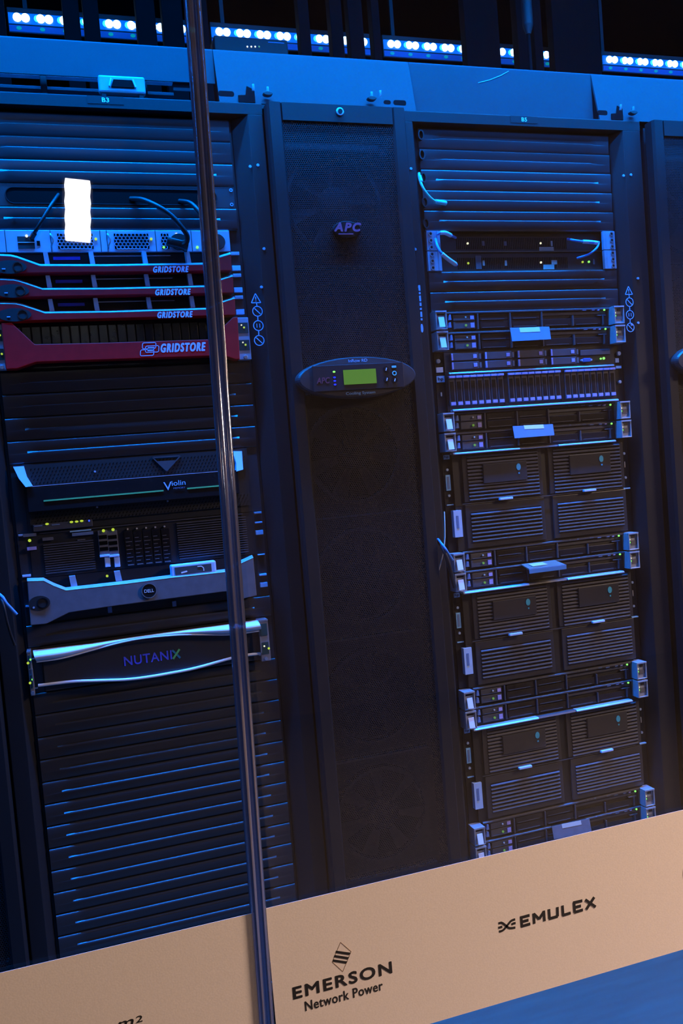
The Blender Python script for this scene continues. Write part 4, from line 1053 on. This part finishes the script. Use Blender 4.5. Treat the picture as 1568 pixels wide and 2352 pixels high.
# cable bundle hanging out at the left post of the right rack
GB = 'loose cables at the left post of the right rack'
cord('cable', [(1006, 1240, -.04), (1018, 1262, -.065), (1028, 1288, -.07), (1036, 1318, -.065), (1044, 1348, -.045)], .0046, K_RUB, 'thick dark cable bulging out beside the server under the first ribbed enclosure', 'cable', GB)
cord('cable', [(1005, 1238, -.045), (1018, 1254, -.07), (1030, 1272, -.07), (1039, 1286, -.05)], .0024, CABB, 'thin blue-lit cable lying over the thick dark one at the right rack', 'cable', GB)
cord('cable', [(1020, 1175, -.045), (1021, 1205, -.052), (1021, 1240, -.055), (1016, 1275, -.055), (1006, 1315, -.045)], .0014, OFFW, 'very thin pale wire hanging along the left post of right rack', 'cable', GB)

# ------------------------------------------------------------------ cable troughs on top of the racks
ZT = 2.187; TB = .0
GT = 'blue-lit cable trough fronts above the racks'
def trough(x0, x1, z0, tilt, label):
    t = thing('cable_trough', label, 'cable trough', ((x0+x1)/2, .0, RT1), GT)
    h = (x1-x0)/2; H = ZT-RT1; zb = z0-RT1
    MB().prof([(TB-tilt, zb), (TB, H-.003), (TB+.0015, H), (TB+.005, H), (TB+.005, H-.004), (TB-tilt+.004, zb)], -h, h).build('front_plate', TROUGH, t)
    MB().box(-h, h, TB+.006, .30, .0005, .004).build('floor_plate', TROUGH, t)
    MB().box(-h, h, .2965, .30, .0041, H-.03).build('rear_plate', K_FRAME, t)
    return t
xc0, xc1 = -.2265, .201
T1 = trough(-1.25, xc0-.001, at(0, 166, 0).z, 0, 'blue trough front above left rack, open below with silver connector')
T2 = trough(xc0, xc1, 2.0725, .024, 'bright blue trough front with dark slots above the middle cooler')
T3 = trough(xc1+.001, .6600, 2.0722, 0, 'deep blue trough front with a scratch above the right rack')
T4 = trough(.6610, 1.25, 2.0725, .024, 'bright blue trough front above the cooler at the right edge')
# the open lower part of the left trough: two rails with a dark block and a slanted end plate
q = Loc(T1); z0 = at(0, 200, .05).z-RT1
for zz, nm in ((at(0, 176, .06).z-RT1, 'cable_rail'), (at(0, 197, .04).z-RT1, 'cable_rail')):
    MB().box(-.60, q(395, 190, .05)[0], .04, .055, zz-.0035, zz+.0035).build(nm, SILVP if zz > z0 else TROUGH, T1, .001)
for px in (100, 330):
    x, z = q(px, 188, .03); MB().box(x-.006, x+.006, .03, .06, .0045, .064).build('rail_block', K_DARK, T1, .002)
(x0, z0), (x1, z1) = q(398, 203, .01), q(432, 184, .01)
MB().box(x0, x1+.02, .010, .014, z0-.004, z1).build('end_plate', TROUGH, T1)
def slots(t, pxs):
    q = Loc(t)
    for px, py, ww, hh in pxs:
        x, z = q(px, py, -.024); y = -.024*(1-(z-.001)/(ZT-RT1))
        MB().prism([(x+ww*math.copysign(1, math.cos(a))-.0045*math.copysign(1, math.cos(a))+.0045*math.cos(a), z+hh*math.sin(a)) for a in [R(15*i+7.5) for i in range(24)]], y-.0012, y+.0015).build('slot', K_HOLE, t)
slots(T2, [(520, 214, .0160, .0055), (919, 235, .0145, .0055), (890, 233.5, .0080, .0042)])
slots(T4, [(1385, 258, .0130, .0055)])
def notch(t, px0, px1, py):
    q = Loc(t); x0, z0 = q(px0, py, -.026); x1, _ = q(px1, py, -.026)
    MB().prism([(x0, .0015), (x1, .0015), (x1, .027), (x1-(x1-x0)*.45, .034), (x1-(x1-x0)*.55, .016), (x0, .015)], -.0262, -.0235).build('notch', K_HOLE, t)
notch(T2, 547, 585, 220); notch(T4, 1404, 1430, 262)
# latch pins of the troughs
def pin(t, px, py, dark=True):
    q = Loc(t); x, z = q(px, py, -.034)
    if dark: MB().disc(x, z-.003, .0100, -.036, -.0245, 18, .0045).build('latch_foot', K_RUB, t, .001)
    MB().tube([(x, -.031, z-.002), (x, -.033, z+.004), (x, -.033, z+.010)], .0030, 10).build('latch_pin', SILV, t, smooth=True)
for px, py in ((615, 211), (854, 222)): pin(T2, px, py)
pin(T2, 582, 205, False); pin(T2, 874, 219, False); pin(T4, 1455, 255); pin(T4, 1426, 250, False)
# scratch on the deep blue trough front
q = Loc(T3); k = MB()
sp_ = [q(1098, 190, -.001), q(1125, 183, -.001), q(1150, 173, -.001), q(1168, 163, -.001)]
for a, b in zip(sp_, sp_[1:]): k.bar(a, b, .0012, -.0008, -.0001)
k.build('scratch', LBLUE, T3)
# silver connector block standing in the open part of the left trough
a, b = at(228, 211, -.021), at(332, 176, -.021)
t = thing('connector_block', 'silver-white connector block with a dark port on the left trough', 'connector', ((a.x+b.x)/2, -.021, a.z))
hw, H = (b.x-a.x)/2, b.z-a.z
MB().box(-hw, hw, 0, .018, 0, H).build('body', M('grey_connector_shell', (.26, .28, .32), .45), t, .004)
for s in (-1, 1): MB().box(s*hw*.8-.004, s*hw*.8+.004, .004, .012, RT1-a.z+.0002, .001).build('foot', K_DARK, t)
MB().prism([(-hw*.48, H*.30), (hw*.50, H*.30), (hw*.42, H*.72), (-hw*.36, H*.72)], -.003, .001).build('port', K_HOLE, t)
for s in (-1, 1): MB().bar((s*hw*.56, H*.32), (s*hw*.46, H*.76), .003, -.005, -.0005).build('port_clip', SILV, t)
# dark switch lying on top of the middle cooler, behind the trough
a, b = at(494, 116, .32), at(660, 92, .32)
t = thing('network_switch', 'dark switch with tiny amber lights on top of the middle cooler', 'network switch', ((a.x+b.x)/2, .32, RT1))
hw = (b.x-a.x)/2; H = b.z-RT1
MB().box(-hw, hw, 0, .25, 0, H).build('case', K_DARK, t, .003)
q = Loc(t)
for px in (568, 577, 586, 595): x, z = q(px, 107, .319); MB().disc(x, z, .0022, -.0012, -.0001, 10).build('status_light', L_WHT if px < 590 else L_DIM, t)
x, z = q(634, 98, .319); MB().box(x-.02, x+.02, -.0012, -.0001, z-.001, z+.001).build('case_mark', TXTD, t)

# ------------------------------------------------------------------ LED bars on the far wall side, dark risers in front of them
LENS = EM('led_lens_strip', (.0, .16, 1.0), 1.3)
LEDW = EM('led_point_white_blue', (.45, .72, 1.0), 9.0)
LEDC = EM('led_point_cyan', (.05, .75, .8), 2.2)
REFL = EM('led_reflection_strip', (.0, .10, .75), .55)  # glow standing in for the LEDs' reflection below them
REFG = EM('led_reflection_cyan', (.0, .55, .55), .7)
YL = .45
zA = .5*(at(20, 38, YL).z+at(1568, 151, YL).z)
for i, (p0, p1, lab) in enumerate(((16, 430, 'blue-white LED bar above the left trough, at the picture top left'),
                                   (483, 858, 'blue-white LED bar above the middle trough, behind the dark switch'),
                                   (879, 1276, 'long blue-white LED bar above the right trough'),
                                   (1383, 1640, 'blue-white LED bar running out at the right picture edge'))):
    x0, x1 = at(p0, 30+p0*.073, YL).x, at(p1, 30+p1*.073, YL).x
    t = thing('led_bar', lab, 'LED light', ((x0+x1)/2, YL, zA-.035), 'LED light bars over the racks'); h = (x1-x0)/2
    MB().box(-h, h, .004, .05, .002, .062).build('housing', K_DARK, t, .002)
    MB().box(-h+.002, h-.002, .0, .0038, .023, .047).build('lens_strip', LENS, t)
    MB().box(-h+.002, h-.002, .0, .0038, .004, .018).build('reflection_strip', REFL, t)  # glowing strip put in as the LEDs' dim reflection
    x = -h+.022; j = 0
    while x < h-.012:
        MB().disc(x, .0355, .0098, -.004, -.0003, 16).build('led_point', LEDW, t)
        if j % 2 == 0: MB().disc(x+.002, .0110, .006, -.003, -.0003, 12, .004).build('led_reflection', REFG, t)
        else: MB().disc(x+.0265, .0355, .0075, -.003, -.0003, 12).build('led_point_cyan', LEDC, t)
        x += .0185 if j % 2 == 0 else .0345
        j += 1
    for s in (-1, 1): MB().box(s*h*.8-.005, s*h*.8+.005, .051, .06, .03, CEIL-(zA-.035)).build('hanger', K_DARK, t)
GRS = 'dark risers between racks and ceiling'
spans = [(-30, 14), (148, 186), (195, 231), (317, 361), (377, 424), (458, 482), (691, 716), (764, 792), (806, 839), (860, 878), (1073, 1151), (1193, 1217), (1231, 1250), (1275, 1382)]
YR = .33
for i, (p0, p1) in enumerate(spans):
    a, b = at(p0, 60+p0*.073, YR).x, at(p1, 60+p1*.073, YR).x
    o = MB().box(-(b-a)/2, (b-a)/2, 0, .03, 0, CEIL-RT1-.001).build('cable_riser', K_HOLE, None, .002)
    o.location = ((a+b)/2, YR, RT1)
    nm = {0: 'dark upright riser at the top left picture edge', len(spans)-1: 'widest dark riser, beside the LED bar at the right edge', 10: 'broad dark riser right of the longest lit LED stretch'}.get(i)
    tag(o, nm or 'dark upright riser crossing the LED strip, %s from the left' % ORD[i], 'riser', GRS)
# hanging rod with a thick upper sleeve above the right rack
a = at(1212, 60, .2)
t = thing('hanging_rod', 'thin rod with a thick grey sleeve hanging above the right rack', 'rod', (a.x, .2, RT1+.004))
zs = at(1212, 62, .2).z-RT1
MB().tube([(0, 0, .0), (0, 0, zs+.01)], .0045, 10).build('rod', K_HOLE, t, smooth=True)
MB().tube([(0, 0, zs), (0, 0, CEIL-RT1-.004)], .0135, 16).build('sleeve', K_DARK, t, smooth=True)
MB().tube([(0, 0, zs-.022), (0, 0, zs)], [.006, .0135], 16).build('sleeve_cone', K_DARK, t, smooth=True)
MB().box(-.014, .014, -.008, .008, 0, .012).build('foot', K_DARK, t)
